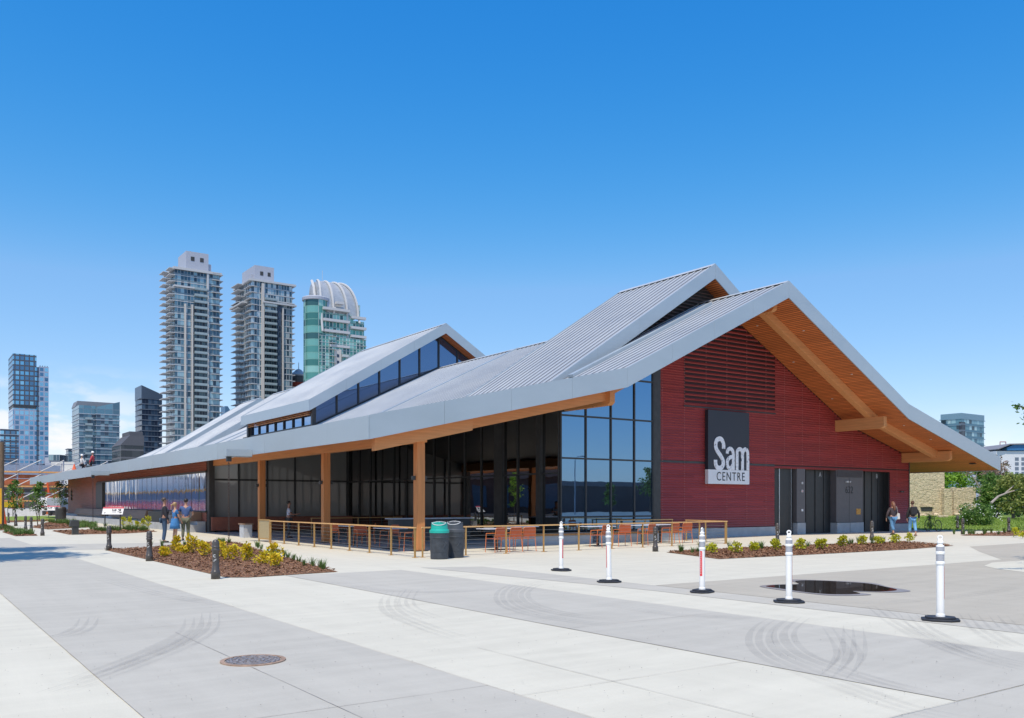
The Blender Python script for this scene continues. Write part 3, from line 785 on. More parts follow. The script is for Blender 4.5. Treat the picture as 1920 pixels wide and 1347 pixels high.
# glulam frame of the porch
for y in (26.35, 34.3, 42.1):
    c = MB().box(14.44, 14.74, y-.14, y+.14, .0, sof(14.6)-.3).build('timber_column', m_post, BL, bevel=.012)
    for sx in (-1, 1):
        MB().box(14.59+sx*.16, 14.59+sx*.28, y-.05, y+.05, 2.42, 2.56).build('column_lamp', m_black, c)
    MB().box(14.35, 14.83, y-.22, y+.22, 0.0, .03).build('base_plate', m_black, c)
MB().box(14.42, 14.76, 26.1, 49.8, 3.70, sof(14.42)+.0).build('eave_beam', m_beamy, BL, bevel=.01)
def rafter(x0, x1, y, w_, dep, drop=0.0, name='rafter'):
    z0 = sof(x0)-drop; z1 = sof(x1)-drop
    return MB().prism([(x0, z0-dep), (x1, z1-dep), (x1, z1), (x0, z0)], y-w_/2, y+w_/2, 'y').build(name, m_beam, BL, bevel=.01)
rafter(12.7, 16.45, 26.0, .24, .46); rafter(15.4, 23.1, 26.45, .24, .42)
rafter(23.1, RX, 27.0, .34, .42); rafter(RX, 42.3, 27.0, .34, .42); rafter(42.3, 48.3, 27.0, .34, .42)
for (x, za, zb) in ((23.1, 5.50, .62), (RX, 10.42, .4), (41.75, 5.50, .60), (48.1, 3.98, .58)):
    zt_ = sof(x)-.01
    MB().prism([(26.1, za+.1), (26.25, za), (29.0, za), (29.0, min(zt_, za+zb)), (26.1, min(zt_, za+zb))], x-.13, x+.13, 'x').build('outrigger_beam', m_beamy, BL, bevel=.01)
MB().prism([(26.2, .3), (26.2, .3), (26.2, .3)], 0, .001, 'x') if False else None
# pin lights in the soffit
m_pin = M('pin_light', (.8, .76, .68), .3, var=0)
for (x, y) in ((35.2, 26.2), (38.7, 26.0), (40.4, 28.3), (37.2, 28.3), (43.6, 26.2), (46.0, 26.1), (34.3, 28.2)):
    MB().lathe([(.05, -.0), (.05, .02)], (x, y, sof(x)-.025), 10).build('pin_light', m_pin, base_roof)
MB().box(50.4, 50.8, 26.0, 26.3, sof(50.6)-.03, sof(50.6)+.02).build('soffit_vent', m_black, base_roof)
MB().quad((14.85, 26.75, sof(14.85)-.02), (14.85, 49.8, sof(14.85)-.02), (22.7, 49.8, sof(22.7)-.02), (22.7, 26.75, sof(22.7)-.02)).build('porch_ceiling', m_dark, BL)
# sign on the gable
SG = thing('wall_sign', 'tall dark wall sign with distressed white lettering above a white strip on burgundy cladding', 'sign', (32.9, YW-.36, 2.56))
m_sgn = M('sign_navy', (.028, .032, .045), .45, var=.04)
m_sgw = M('sign_white', (.80, .80, .82), .5, var=.04)
MB().box(31.45, 34.37, YW-.24, YW-.05, 3.23, 6.06).build('sign_panel', m_sgn, SG)
MB().box(31.45, 34.37, YW-.25, YW-.05, 2.55, 3.228).build('white_strip', m_sgw, SG)
def distress():
    m, nt, b = newmat('worn_white'); f = _range(nt, _noise(nt, _coord(nt, (1.5, 1, .8), True), 7, 8, .75), .56, .60)
    nt.links.new(_mix(nt, f, (.86, .86, .88), (.06, .08, .14)), b.inputs['Base Color']); b.inputs['Roughness'].default_value = .5; return m
m_wn = distress()
def stroke(mb, pts, wd, y0, y1, k=6):
    """flat letter stroke with rounded path, extruded in y"""
    P = [Vector((a, 0, b)) for a, b in pts]; Q = []
    for i in range(len(P)-1):
        a, b, c, d = P[max(0, i-1)], P[i], P[i+1], P[min(len(P)-1, i+2)]
        for s in range(k):
            t = s/k; Q.append(.5*((2*b)+(-a+c)*t+(2*a-5*b+4*c-d)*t*t+(-a+3*b-3*c+d)*t**3))
    Q.append(P[-1]); L = []; Rr = []
    for i, q in enumerate(Q):
        d = (Q[min(i+1, len(Q)-1)]-Q[max(i-1, 0)]).normalized(); n = Vector((-d.z, 0, d.x))*wd/2
        L.append(q+n); Rr.append(q-n)
    for i in range(len(Q)-1):
        a, b, c, d = L[i], L[i+1], Rr[i+1], Rr[i]
        mb.quad((a.x, y0, a.z), (b.x, y0, b.z), (c.x, y0, c.z), (d.x, y0, d.z))
        mb.quad((a.x, y0, a.z), (a.x, y1, a.z), (b.x, y1, b.z), (b.x, y0, b.z)); mb.quad((d.x, y0, d.z), (c.x, y0, c.z), (c.x, y1, c.z), (d.x, y1, d.z))
    for e in (0, -1): a, d = L[e], Rr[e]; mb.quad((a.x, y0, a.z), (d.x, y0, d.z), (d.x, y1, d.z), (a.x, y1, a.z))
ys = YW-.265
def glyph(x0, strokes, wd):
    mb = MB()
    for n_, s in enumerate(strokes): stroke(mb, [(x0+a, 3.235+b) for a, b in s], wd, ys-.002*n_, YW-.24)
    return mb.build('letter', m_wn, SG)
glyph(31.84, [[(.66, 1.00), (.66, 1.20), (.55, 1.42), (.37, 1.47), (.18, 1.38), (.11, 1.15), (.20, .92), (.42, .70), (.60, .48), (.64, .28), (.54, .12), (.37, .07), (.20, .12), (.11, .28), (.10, .46)]], .225)
glyph(32.66, [[(.10, .78), (.13, .93), (.30, 1.03), (.47, .95), (.53, .75), (.535, .0)], [(.50, .64), (.30, .60), (.13, .46), (.11, .24), (.22, .09), (.38, .10), (.50, .26)]], .185)
glyph(33.37, [[(.10, .0), (.10, .80), (.16, .97), (.30, 1.03), (.44, .96), (.49, .78), (.49, .0)], [(.47, .66), (.52, .90), (.66, 1.03), (.80, .98), (.875, .80), (.88, .0)]], .19)
text('CENTRE', .60, m_txt, (33.02, YW-.258, 2.71), ROT_FRONT, 'small_letters', SG, .004, .80, -.002, spacing=1.22)
# scuppers and rain chains
def chain(x, y, n_, label):
    sc = MB(); sc.box(x-.15, 12.2, y-.24, y-.21, 3.58, 3.86); sc.box(x-.15, 12.2, y+.21, y+.24, 3.58, 3.86); sc.box(x-.15, 12.2, y-.21, y+.21, 3.56, 3.60); sc.box(x-.17, x-.15, y-.24, y+.24, 3.56, 3.86)
    sc.build('scupper', m_fascia, BL)
    t = thing('rain_chain', label, 'rain chain', (x, y, 0))
    o = MB().box(x-.09, x+.09, y-.09, y+.09, 3.36, 3.56).build('outlet_cup', m_black, t)
    mb = MB(); z = 3.34; i = 0
    while z > .1:
        if i % 2: mb.tube([(x-.03, y, z), (x-.03, y, z-.07), (x+.03, y, z-.07), (x+.03, y, z), (x-.03, y, z)], .009, 5, cap=False)
        else: mb.tube([(x, y-.03, z), (x, y-.03, z-.07), (x, y+.03, z-.07), (x, y+.03, z), (x, y-.03, z)], .009, 5, cap=False)
        z -= .06; i += 1
    mb.build('links', M('chain_iron', (.10, .07, .06), .4, metal=.6), t)
chain(11.3, 36.6, 0, 'dark rain chain hanging from the nearer scupper beside the mulch bed')
chain(11.2, 66.7, 0, 'thin dark rain chain hanging from the farther scupper in front of the brown timber wall')
# ------------------------------------------------------------------ railings
def railing(label, P, Q, npost, endpost=True, panel=None, h=.92):
    P = Vector((*P, 0)); Q = Vector((*Q, 0)); t = thing('patio_railing', label, 'railing', P)
    d = (Q-P); L = d.length; d.normalize()
    for i in range(npost):
        c = P+d*(L*i/(npost-1) if endpost else L*i/npost)
        pm = MB().bar((c.x, c.y, .0), (c.x, c.y, h-.04), .055, .03, up=tuple(d)); pm.build('post', m_gold, t)
    bp = MB()
    for i in range(npost):
        c = P+d*(L*i/(npost-1) if endpost else L*i/npost); bp.box(c.x-.07, c.x+.07, c.y-.07, c.y+.07, .004, .016)
    bp.build('foot_plates', m_gold, t)
    MB().bar(P+Vector((0, 0, h-.02))-d*.03, Q+Vector((0, 0, h-.02))+d*.03, .075, .04).build('handrail', M('handrail_wood', (.72, .42, .17), .4, var=.08, scale=6), t)
    for k in range(6):
        z = .12+k*.125; MB().tube([P+Vector((0, 0, z)), Q+Vector((0, 0, z))], .005, 5).build('cable', m_steel, t)
    return t
CR = (12.73, 23.25)
railing('gold post railing with cables along the left side of the patio, ending at the bins', CR, (12.7, 35.55), 9)
railing('gold post railing with cables along the front of the patio, running right from the bins', (13.0, 23.27), (27.3, 24.05), 10)
railing('short gold railing return at the right end of the patio front', (27.42, 24.1), (28.05, 26.9), 3)
railing('short gold railing further back against the burgundy wall', (25.2, 28.2), (28.6, 28.3), 3)
gp = thing('gate_panel', 'small perforated gold gate panel at the far end of the left patio railing', 'gate', (12.7, 36.1, 0))
fr = MB(); a = (12.62, 36.75); b = (12.70, 35.66)
fr.bar((*a, 0), (*a, .95), .05); fr.bar((*b, 0), (*b, .95), .05); fr.bar((*a, .93), (*b, .93), .05); fr.bar((*a, .14), (*b, .14), .05); fr.build('frame', m_gold, gp)
MB().bar((a[0], a[1], .54), (b[0], b[1], .54), .015, .76).build('mesh_infill', M('gold_mesh', (.42, .33, .18), .5, var=.25, scale=60), gp)
railing('thin wooden topped railing deep in the shade at the back of the patio', (16.5, 40.5), (21.5, 40.7), 3)
# ------------------------------------------------------------------ bollards
bo = thing('bollard', 'x', 'bollard', (0, 0, 0), group='dark domed bollards along the plaza')
m_bol = M('bollard_paint', (.075, .066, .060), .32, var=.15, scale=8)
MB().lathe([(.098, 0), (.098, .16), (.092, .175), (.080, .185), (.080, .24), (.070, .25), (.070, .60), (.086, .61), (.086, .645), (.074, .655), (.074, .675), (.084, .685), (.084, .705), (.076, .71), (.078, .74), (.074, .79), (.060, .825), (.038, .846), (.006, .855)], n=24).build('post', m_bol, bo, smooth=True, local=True)
s_ = MB()
for k in range(9):
    a0 = R(-20+k*5); a1 = R(-20+(k+1)*5); r = .0715
    s_.quad((r*math.cos(a0), r*math.sin(a0), .27), (r*math.cos(a1), r*math.sin(a1), .27), (r*math.cos(a1), r*math.sin(a1), .55), (r*math.cos(a0), r*math.sin(a0), .55))
s_.build('reflective_strip', M('pale_strip', (.48, .52, .62), .35), bo, local=True)
gm = MB()
def arc(c, r, a0, a1, n=8):
    return [(c[0]+r*math.cos(a0+(a1-a0)*i/n), c[1]+r*math.sin(a0+(a1-a0)*i/n)) for i in range(n+1)]
for pts in (arc((0, .50), .026, R(50), R(310)), arc((.013, .425), .015, R(-180), R(60))+[], arc((-.013, .405), .017, R(0), R(-140))):
    P3 = []
    for u, z in pts:
        ang = R(-128)+u/.07; P3.append((.0725*math.cos(ang), .0725*math.sin(ang), z))
    gm.tube(P3, .0055, 5)
gm.build('mark', M('white_mark', (.75, .75, .75), .5), bo, local=True)
ln = [((8.28, 98.05), ''), ((8.0, 92.15), ''), ((7.41, 81.13), ''), ((6.92, 70.69), ''), ((6.48, 61.01), ''), ((6.29, 56.58), ''), ((5.99, 49.41), ''), ((6.02, 32.83), ''), ((5.86, 26.22), ''), ((5.66, 19.25), '')]
lab = ['farthest dark bollard of the left row, at the photo edge by the pole', 'second farthest dark bollard of the left row, beside the lawn', 'third farthest dark bollard of the left row, beside the lawn', 'fourth farthest dark bollard of the left row, in front of the small sign', 'dark bollard left of its close neighbour before the mulch beds', 'dark bollard right of its close neighbour before the mulch beds', 'dark bollard left of the black post, at the corner of the mulch beds', 'dark bollard in front of the white and red panel at the mulch bed tip', 'dark bollard on the left edge of the near mulch bed, before the trio', 'nearest dark bollard, at the front corner of the left mulch bed']
rg = [((20.99, 21.55), 'dark bollard in front of the orange chairs and right end of the front railing'), ((28.28, 22.27), 'dark bollard standing before the grey door left of the letter A'), ((35.34, 22.74), 'dark bollard standing before the doorway with the letter B'), ((54.14, 28.97), 'dark bollard with a white band, behind another near the flowering bush'), ((45.29, 23.96), 'dark bollard on the walk in front of the flowering bush'), ((49.74, 23.79), 'dark bollard at the far right mulch bed by the lawn')]
first = True
for (p, l) in [(a[0], b) for a, b in zip(ln, lab)]+rg:
    if first: bo.location = (p[0], p[1], .004); bo['label'] = l; first = False; cur = bo
    else: cur = dup(bo, (p[0], p[1], .004), random.uniform(-.1, .1)-math.atan2(FA, FB)*0, l)
# ------------------------------------------------------------------ delineator posts
de = thing('delineator_post', 'x', 'traffic post', (0, 0, 0), group='white delineator posts across the drive')
base = []
for k in range(8): base.append((.26*math.cos(R(22.5+45*k)), .15*math.sin(R(22.5+45*k))*1.25))
hx = [(-.24, -.10), (-.12, -.19), (.12, -.19), (.24, -.10), (.24, .10), (.12, .19), (-.12, .19), (-.24, .10)]
bmz = MB().prism([(x, y) for x, y in hx], 0, .03, 'z').prism([(x*.8, y*.8) for x, y in hx], .0301, .055, 'z')
bmz.build('rubber_base', M('black_rubber', (.030, .033, .042), .65, var=.2, scale=20), de, local=True, bevel=.008)
MB().lathe([(.062, .05), (.058, .08), (.050, .10), (.051, .78), (.060, .785), (.060, .81), (.052, .82), (.052, .92), (.060, .925), (.060, .95), (.054, .96), (.054, 1.03), (.050, 1.045), (.036, 1.05), (.034, 1.075), (.044, 1.08), (.040, 1.10), (.028, 1.105)], n=24).build('tube', m_white, de, smooth=False, local=True)
mh_ = MB(); 
for (z0, z1) in ((.83, .915), (.965, 1.025)): mh_.lathe([(.0535 if z0 < .9 else .0553, z0), (.0535 if z0 < .9 else .0553, z1)], n=24, cap=False)
mh_.build('reflective_band', M('band_silver', (.42, .43, .47), .3, metal=.2), de, local=True, smooth=True)
hd = MB(); hd.box(-.030, .030, -.012, .012, 1.10, 1.13); hd.tube([(.028*math.cos(t), 0, 1.15+.028*math.sin(t)) for t in [2*math.pi*i/14 for i in range(15)]], .012, 6, cap=False)
hd.build('handle', m_white, de, local=True)
rs = MB(); rw = MB()
for k in range(6):
    a0 = R(-26+k*9); a1 = a0+R(9); r = .0522
    rs.quad((r*math.cos(a0), r*math.sin(a0), .30), (r*math.cos(a1), r*math.sin(a1), .30), (r*math.cos(a1), r*math.sin(a1), .755), (r*math.cos(a0), r*math.sin(a0), .755))
r = .0528
for i in range(10):
    z = .34+i*.041
    for (u0, u1, z0, z1) in ((-8, 8, 0, .007), (-8, 8, .017, .024) if i % 3 else (-3, 4, .014, .024), (-8, -4, 0, .024), (4, 8, 0, .02) if i % 2 else (-2, 2, 0, .018)):
        rw.quad((r*math.cos(R(u0)), r*math.sin(R(u0)), z+z0), (r*math.cos(R(u1)), r*math.sin(R(u1)), z+z0), (r*math.cos(R(u1)), r*math.sin(R(u1)), z+z1), (r*math.cos(R(u0)), r*math.sin(R(u0)), z+z1))
stk = rs.build('red_sticker', M('sticker_red', (.75, .035, .045), .4, var=.05), de, local=True)
rw.build('sticker_lettering', M('sticker_white', (.78, .74, .74), .4), stk, local=True)
VA = -math.atan2(FB, FA)      # towards the camera, roughly
dl = [((13.17, 16.74), -38, 'white traffic post farthest left of the five, in front of the patio railing', 0.0), ((12.05, 13.72), -172, 'leaning white traffic post, second from the left, sticker turned away', .02),
      ((12.09, 11.2), -128, 'middle white traffic post with its red sticker facing left', 0), ((12.04, 9.25), -10, 'white traffic post standing beside the dark puddle', 0), ((11.92, 6.62), -20, 'nearest white traffic post at the right, red sticker edge-on', -.005)]
for i, (p, a, l, tilt) in enumerate(dl):
    # angle measured so that 0 turns the sticker to the right of the view
    view_r = math.atan2(-FA, FB); rz = view_r+R(a)
    if i == 0: de.location = (*p, .012); de.rotation_euler = (0, 0, rz); de['label'] = l; o = de
    else: o = dup(de, (*p, .012), rz, l)
    o.rotation_euler = (tilt, tilt*.5, rz)
# ------------------------------------------------------------------ bins
def bin_(loc, label, lidmat, rz, s=1.0):
    t = thing('litter_bin', label, 'bin', (*loc, .004), rz, 'plastic bins by the patio corner')
    mb_ = M('bin_grey', (.045, .052, .062), .55, var=.25, scale=9)
    MB().lathe([(.255, 0), (.262, .03), (.262, .20), (.268, .205), (.268, .23), (.27, .24), (.275, .60), (.284, .61), (.284, .64), (.280, .65), (.283, .76), (.285, .78)], n=32).build('body', mb_, t, smooth=False, local=True)
    ld = MB().lathe([(.292, .765), (.292, .84), (.255, .87), (.235, 1.04), (.24, 1.06)], n=32)
    # saddle shaped top, higher at two ends
    n = 32; i0 = len(ld.v)
    rings = []
    for k, rr in enumerate((.24, .20, .14, .07)):
        ring = []
        for j in range(n):
            a = 2*math.pi*j/n; ring.append(len(ld.v)); ld.v.append((rr*math.cos(a), rr*math.sin(a), 1.06+.05*(1-rr/.24)-.09*abs(math.sin(a))**2*(rr/.24)*.9))
        rings.append(ring)
    for A, Bq in zip(rings, rings[1:]):
        for j in range(n): ld.f.append((A[j], A[(j+1) % n], Bq[(j+1) % n], Bq[j]))
    ld.f.append(tuple(rings[-1]))
    lid = ld.build('lid', lidmat, t, smooth=False, local=True)
    op = MB()
    for sg in (0,):
        for k in range(8):
            a0 = R(180-24+6*k); a1 = a0+R(6); r0, r1 = .262, .249
            op.quad((r0*math.cos(a0), r0*math.sin(a0), .87), (r0*math.cos(a1), r0*math.sin(a1), .87), (r1*math.cos(a1), r1*math.sin(a1), 1.02), (r1*math.cos(a0), r1*math.sin(a0), 1.02))
    op.build('opening', m_black, lid, local=True)
    tp = MB(); 
    for j in range(9):
        a = R(20*j); tp.tube([(.04*math.cos(a), .04*math.sin(a)-.08, 1.095), (.19*math.cos(a), .15*math.sin(a)-.10, 1.075-.02*math.sin(a))], .011, 5)
    tp.tube([(.20*math.cos(R(10*j)), -.09-.15*math.sin(R(10*j)), 1.07-.075*math.sin(R(10*j))) for j in range(19)], .012, 5)
    tp.build('rim_print', M('lid_white', (.62, .62, .62), .5), lid, local=True)
    em_ = MB()
    for k in range(3):
        a = R(-60+k*0); c = (.0, .52-k*.0)
        th = R(-58+k*9); em_.tube([(.279*math.cos(th+.12*math.sin(q)), .279*math.sin(th+.12*math.sin(q)), .47+.06*math.cos(q)+.05*(k-1)) for q in [i*.7+k for i in range(5)]], .006, 5)
    em_.build('moulded_logo', M('bin_mark', (.09, .10, .12), .5), t, local=True)
    return t
bin_((13.03, 22.32), 'bin with bright teal domed lid, left of the grey lidded one', M('lid_teal', (.015, .40, .32), .38, var=.05), R(-36-0))
bin_((13.75, 22.62), 'bin with grey domed lid, right of the teal lidded one', M('lid_grey', (.075, .082, .095), .42, var=.08), R(-50))
# ------------------------------------------------------------------ chairs and tables
ch = thing('patio_chair', 'x', 'chair', (0, 0, 0), group='orange metal patio chairs')
def leg(p, q): return MB().tube([p, q], .013, 6)
for sx in (-1, 1):
    leg((sx*.26, .24, 0), (sx*.25, .20, .62)).build('leg', m_orange, ch, local=True)
    MB().tube([(sx*.27, -.28, 0), (sx*.25, -.24, .45), (sx*.235, -.29, .79), (sx*.20, -.295, .815)], .013, 6).build('leg', m_orange, ch, local=True)
    MB().tube([(sx*.25, .20, .62), (sx*.25, -.25, .64)], .013, 6).build('armrest', m_orange, ch, local=True)
MB().tube([(-.20, -.295, .815), (.20, -.295, .815)], .013, 6).tube([(-.25, .2, .44), (.25, .2, .44)], .012, 6).tube([(-.25, -.24, .44), (.25, -.24, .44)], .012, 6).build('frame', m_orange, ch, local=True)
se = MB()
for i in range(11): y = -.22+i*.041; se.box(-.235, .235, y, y+.033, .44, .455)
se.build('seat', m_orange2, ch, local=True)
ba = MB().quad((-.225, -.258, .50), (.225, -.258, .50), (.215, -.288, .80), (-.215, -.288, .80)); ba.quad((-.225, -.266, .50), (-.215, -.296, .80), (.215, -.296, .80), (.225, -.266, .50))
ba.quad((-.225, -.266, .50), (.225, -.266, .50), (.225, -.258, .50), (-.225, -.258, .50))
ba.build('backrest', m_orange2, ch, local=True)
cs = [((16.35, 24.29), 6, 'leftmost of the three orange chairs in a row right of the bins'), ((16.98, 24.30), 2, 'middle of the three orange chairs in a row right of the bins'), ((17.58, 24.33), -4, 'rightmost of the three orange chairs in a row right of the bins'),
      ((21.4, 24.93), 20, 'orange chair left of the second white topped table seen through the railing'), ((22.55, 24.95), -16, 'orange chair right of the second traffic post, behind the railing'), ((23.9, 25.05), 12, 'single orange chair between the second traffic post and the railing bollard'),
      ((25.55, 25.4), 8, 'orange chair just right of the bollard at the railing, left of a pair'), ((26.45, 25.55), -6, 'last orange chair on the right end of the patio front'),
      ((14.3, 26.6), 80, 'orange chair behind the corner post beside the teal bin'), ((14.9, 29.2), 100, 'dark orange chair in the shade, right of the table by the railing'), ((14.3, 30.2), 170, 'dark orange chair in the shade, near side of the long table'), ((15.3, 31.8), 60, 'dark orange chair in the shade near the middle column'), ((14.7, 33.2), -70, 'dark orange chair in the shade under the middle column')]
for i, (p, a, l) in enumerate(cs):
    if i == 0: ch.location = (*p, .006); ch.rotation_euler = (0, 0, R(a)); ch['label'] = l
    else: dup(ch, (*p, .006), R(a), l)
tb = thing('patio_table', 'x', 'table', (0, 0, 0), group='white topped patio tables')
m_ttop = M('table_top', (.66, .68, .76), .3, var=.04)
MB().box(-.62, .62, -.38, .38, .725, .75).build('table_top', m_ttop, tb, local=True, bevel=.006)
MB().box(-.04, .04, -.04, .04, .02, .72).build('pedestal', m_black, tb, local=True); MB().box(-.28, .28, -.22, .22, 0, .02).build('foot', m_black, tb, local=True)
ts = [((22.0, 25.7), 3, 'white topped table between the pair of orange chairs left of the bollard'), ((24.7, 26.1), 3, 'white topped table behind the bollard at the front railing'), ((26.0, 26.4), 3, 'white topped table at the right end of the patio front'), ((17.2, 25.5), 4, 'table in the shade behind the row of three orange chairs'), ((14.4, 28.1), 90, 'table in the shade near the corner column'), ((14.6, 31.6), 90, 'table in the shade between the first and second columns'), ((15.2, 34.9), 80, 'table in deep shade just past the middle column'), ((19.5, 27.3), 4, 'table in the shade before the side glazing')]
for i, (p, a, l) in enumerate(ts):
    if i == 0: tb.location = (*p, .006); tb.rotation_euler = (0, 0, R(a)); tb['label'] = l
    else: dup(tb, (*p, .006), R(a), l)
def bench(x0, x1, y0, y1, label):
    t = thing('patio_bench', label, 'bench', ((x0+x1)/2, (y0+y1)/2, 0))
    MB().box(x0, x1, y0, y1, .0, .36).build('concrete_base', m_plinth, t); 
    MB().box(x0-.02, x1+.02, y0-.03, y1+.03, .37, .43).build('timber_seat', M('bench_orange', (.46, .22, .08), .5, var=.15, scale=8), t)
bench(18.6, 23.0, 27.2, 27.8, 'low concrete bench with orange timber seat before the dark side glass')
bench(23.4, 28.2, 27.3, 27.9, 'low concrete bench with orange timber seat under the blue front glass')
ct = thing('bar_counter', 'long grey topped counter in the shade behind the middle and corner columns', 'counter', (18, 33, 0))
MB().box(17.0, 21.0, 33.0, 33.7, .95, 1.0).build('counter_top', m_ttop, ct); MB().box(17.1, 20.9, 33.1, 33.6, 0, .95).build('counter_front', m_dark, ct)
sb = thing('planter_box', 'small timber topped concrete stool beside the third column', 'stool', (13.6, 41.2, 0))
MB().box(13.35, 13.75, 41.0, 41.6, 0, .62).build('body', M('pale_steel', (.5, .52, .56), .4, var=.1), sb); MB().box(13.3, 13.8, 40.95, 41.65, .62, .68).build('top', m_bench, sb)
# ------------------------------------------------------------------ mulch beds, grasses and shrubs
def mulchmat():
    m, nt, b = newmat('bark_mulch'); v = _coord(nt, (1, 1, 1), True)
    vo = nt.nodes.new('ShaderNodeTexVoronoi'); vo.inputs['Scale'].default_value = 34; nt.links.new(v, vo.inputs['Vector'])
    rp = nt.nodes.new('ShaderNodeValToRGB'); e = rp.color_ramp.elements; cols = [(.07, .028, .013), (.22, .10, .045), (.34, .16, .075), (.16, .07, .032), (.50, .30, .17), (.27, .12, .055)]
    while len(e) < len(cols): e.new(.5)
    for i, c in enumerate(cols): e[i].position = i/len(cols); e[i].color = (*c, 1)
    rp.color_ramp.interpolation = 'CONSTANT'
    sx = nt.nodes.new('ShaderNodeSeparateColor'); nt.links.new(vo.outputs['Color'], sx.inputs[0]); nt.links.new(sx.outputs[0], rp.inputs[0])
    nt.links.new(rp.outputs[0], b.inputs['Base Color']); b.inputs['Roughness'].default_value = .85
    bp = nt.nodes.new('ShaderNodeBump'); bp.inputs['Distance'].default_value = .03; nt.links.new(vo.outputs['Distance'], bp.inputs['Height']); nt.links.new(bp.outputs[0], b.inputs['Normal'])
    return m
m_mulch = mulchmat()
m_grass = leafmat('grass_blades', [(.07, .13, .03), (.13, .22, .05), (.20, .30, .09)], 2)
m_yel = leafmat('yellow_leaves', [(.10, .16, .02), (.60, .52, .03), (.84, .64, .04), (.80, .40, .05)], 3.2, trans=.3)
m_yel2 = leafmat('lime_leaves', [(.10, .18, .02), (.46, .50, .03), (.68, .62, .05), (.55, .56, .06)], 3.2, trans=.3)
def inside(p, poly):
    x, y = p; c = False; n = len(poly)
    for i in range(n):
        (x1, y1), (x2, y2) = poly[i], poly[(i+1) % n]
        if (y1 > y) != (y2 > y) and x < (x2-x1)*(y-y1)/(y2-y1)+x1: c = not c
    return c
def bed(poly, chips, cs_=.035, kind='structure'):
    o = MB(); cx = sum(p[0] for p in poly)/len(poly); cy = sum(p[1] for p in poly)/len(poly)
    n = len(poly); o.v = [(x, y, .014) for x, y in poly]+[(cx+(x-cx)*.93, cy+(y-cy)*.93, .05) for x, y in poly]
    o.f = [(i, (i+1) % n, n+(i+1) % n, n+i) for i in range(n)]+[tuple(range(n, 2*n))]
    ob = o.build('mulch_bed', m_mulch); struct(ob)
    x0, x1 = min(p[0] for p in poly), max(p[0] for p in poly); y0, y1 = min(p[1] for p in poly), max(p[1] for p in poly)
    c = MB(); k = 0
    while k < chips:
        p = (random.uniform(x0, x1), random.uniform(y0, y1))
        if not inside(p, poly): continue
        k += 1; a = random.uniform(0, 6.3); l = cs_*random.uniform(.5, 1.5); w_ = l*.38; tz = random.uniform(-.5, .5)*l; z = .052+random.uniform(0, .018)
        dx, dy = math.cos(a)*l, math.sin(a)*l; ex, ey = -math.sin(a)*w_, math.cos(a)*w_; rz_ = random.uniform(-.5, .5)*w_
        c.quad((p[0]-dx-ex, p[1]-dy-ey, z-tz-rz_), (p[0]+dx-ex, p[1]+dy-ey, z+tz-rz_), (p[0]+dx+ex, p[1]+dy+ey, z+tz+rz_), (p[0]-dx+ex, p[1]-dy+ey, z-tz+rz_))
    co = c.build('mulch_chips', m_mulch); tag(co, 'loose brown bark chips spread over a planting bed', 'bark mulch', kind='stuff')
    return ob
bed1 = [(5.95, 33.3), (5.95, 19.45), (6.35, 19.15), (8.6, 19.5), (9.4, 24.8), (10.4, 30.5), (11.3, 35.2), (11.35, 36.8), (10.4, 36.6), (7.4, 33.6)]
bed2 = [(20.9, 20.95), (19.65, 17.55), (24, 17.4), (28.96, 17.35), (33.1, 17.85), (34.3, 20.6), (29.5, 20.9), (25.37, 21.1)]
bed(bed1, 9000, .032); bed(bed2, 8000, .034)
bed([(43.6, 23.2), (45, 21.6), (62, 19.5), (62, 24.4), (52, 24.6)], 1500, .045)
bed([(7.35, 66.5), (7.65, 60.6), (11.4, 65.3), (11.6, 72), (12.2, 84), (11, 86)], 1500, .05)
bed([(7.4, 57.0), (7.3, 50.2), (9.9, 50.2), (12.2, 52.6), (12.1, 58.0), (9.5, 57.8)], 1800, .05)
bed([(2.2, 60.0), (6.2, 60.4), (6.7, 74), (4.5, 84), (1, 84)], 900, .05); bed([(4.85, 56.4), (4.8, 49.4), (5.8, 49.5), (5.8, 56.6)], 600, .05)
bed([(7.7, 90), (7.7, 84), (12, 90), (12, 94)], 400, .06)
def grass(pts, h=.28, blades=34, label='tufts of narrow green ornamental grass in the planting bed', spread=.10, wd=.007):
    g = MB()
    for (x, y) in pts:
        hh = h*random.uniform(.6, 1.25)
        for i in range(blades):
            a = random.uniform(0, 6.28); r = random.uniform(0, spread*.5); bx, by = x+r*math.cos(a), y+r*math.sin(a); L = hh*random.uniform(.6, 1.1); o_ = random.uniform(.15, .65)*L
            ex, ey = -math.sin(a)*wd, math.cos(a)*wd; m1 = (bx+math.cos(a)*o_*.4, by+math.sin(a)*o_*.4, .04+L*.6); m2 = (bx+math.cos(a)*o_, by+math.sin(a)*o_, .04+L*random.uniform(.75, 1))
            g.quad((bx-ex, by-ey, .03), (bx+ex, by+ey, .03), (m1[0]+ex*.8, m1[1]+ey*.8, m1[2]), (m1[0]-ex*.8, m1[1]-ey*.8, m1[2]))
            g.quad((m1[0]-ex*.8, m1[1]-ey*.8, m1[2]), (m1[0]+ex*.8, m1[1]+ey*.8, m1[2]), m2)
    o = g.build('ornamental_grass', m_grass); tag(o, label, 'grass', kind='stuff'); return o
rnd = random.uniform
grass([(8.55-.0+rnd(-.12, .1), 19.9+i*.55+rnd(-.15, .15)) for i in range(4)]+[(8.9+i*.22, 22.6+i*1.05+rnd(-.2, .2)) for i in range(10)]+[(10.7+rnd(-.4, .3), 35.6+rnd(-.5, .5)) for i in range(9)]+[(7.5+i*.5, 33.4+i*.4) for i in range(5)], .26, 40, 'tufts of narrow green grass along the edges of the near left mulch bed')
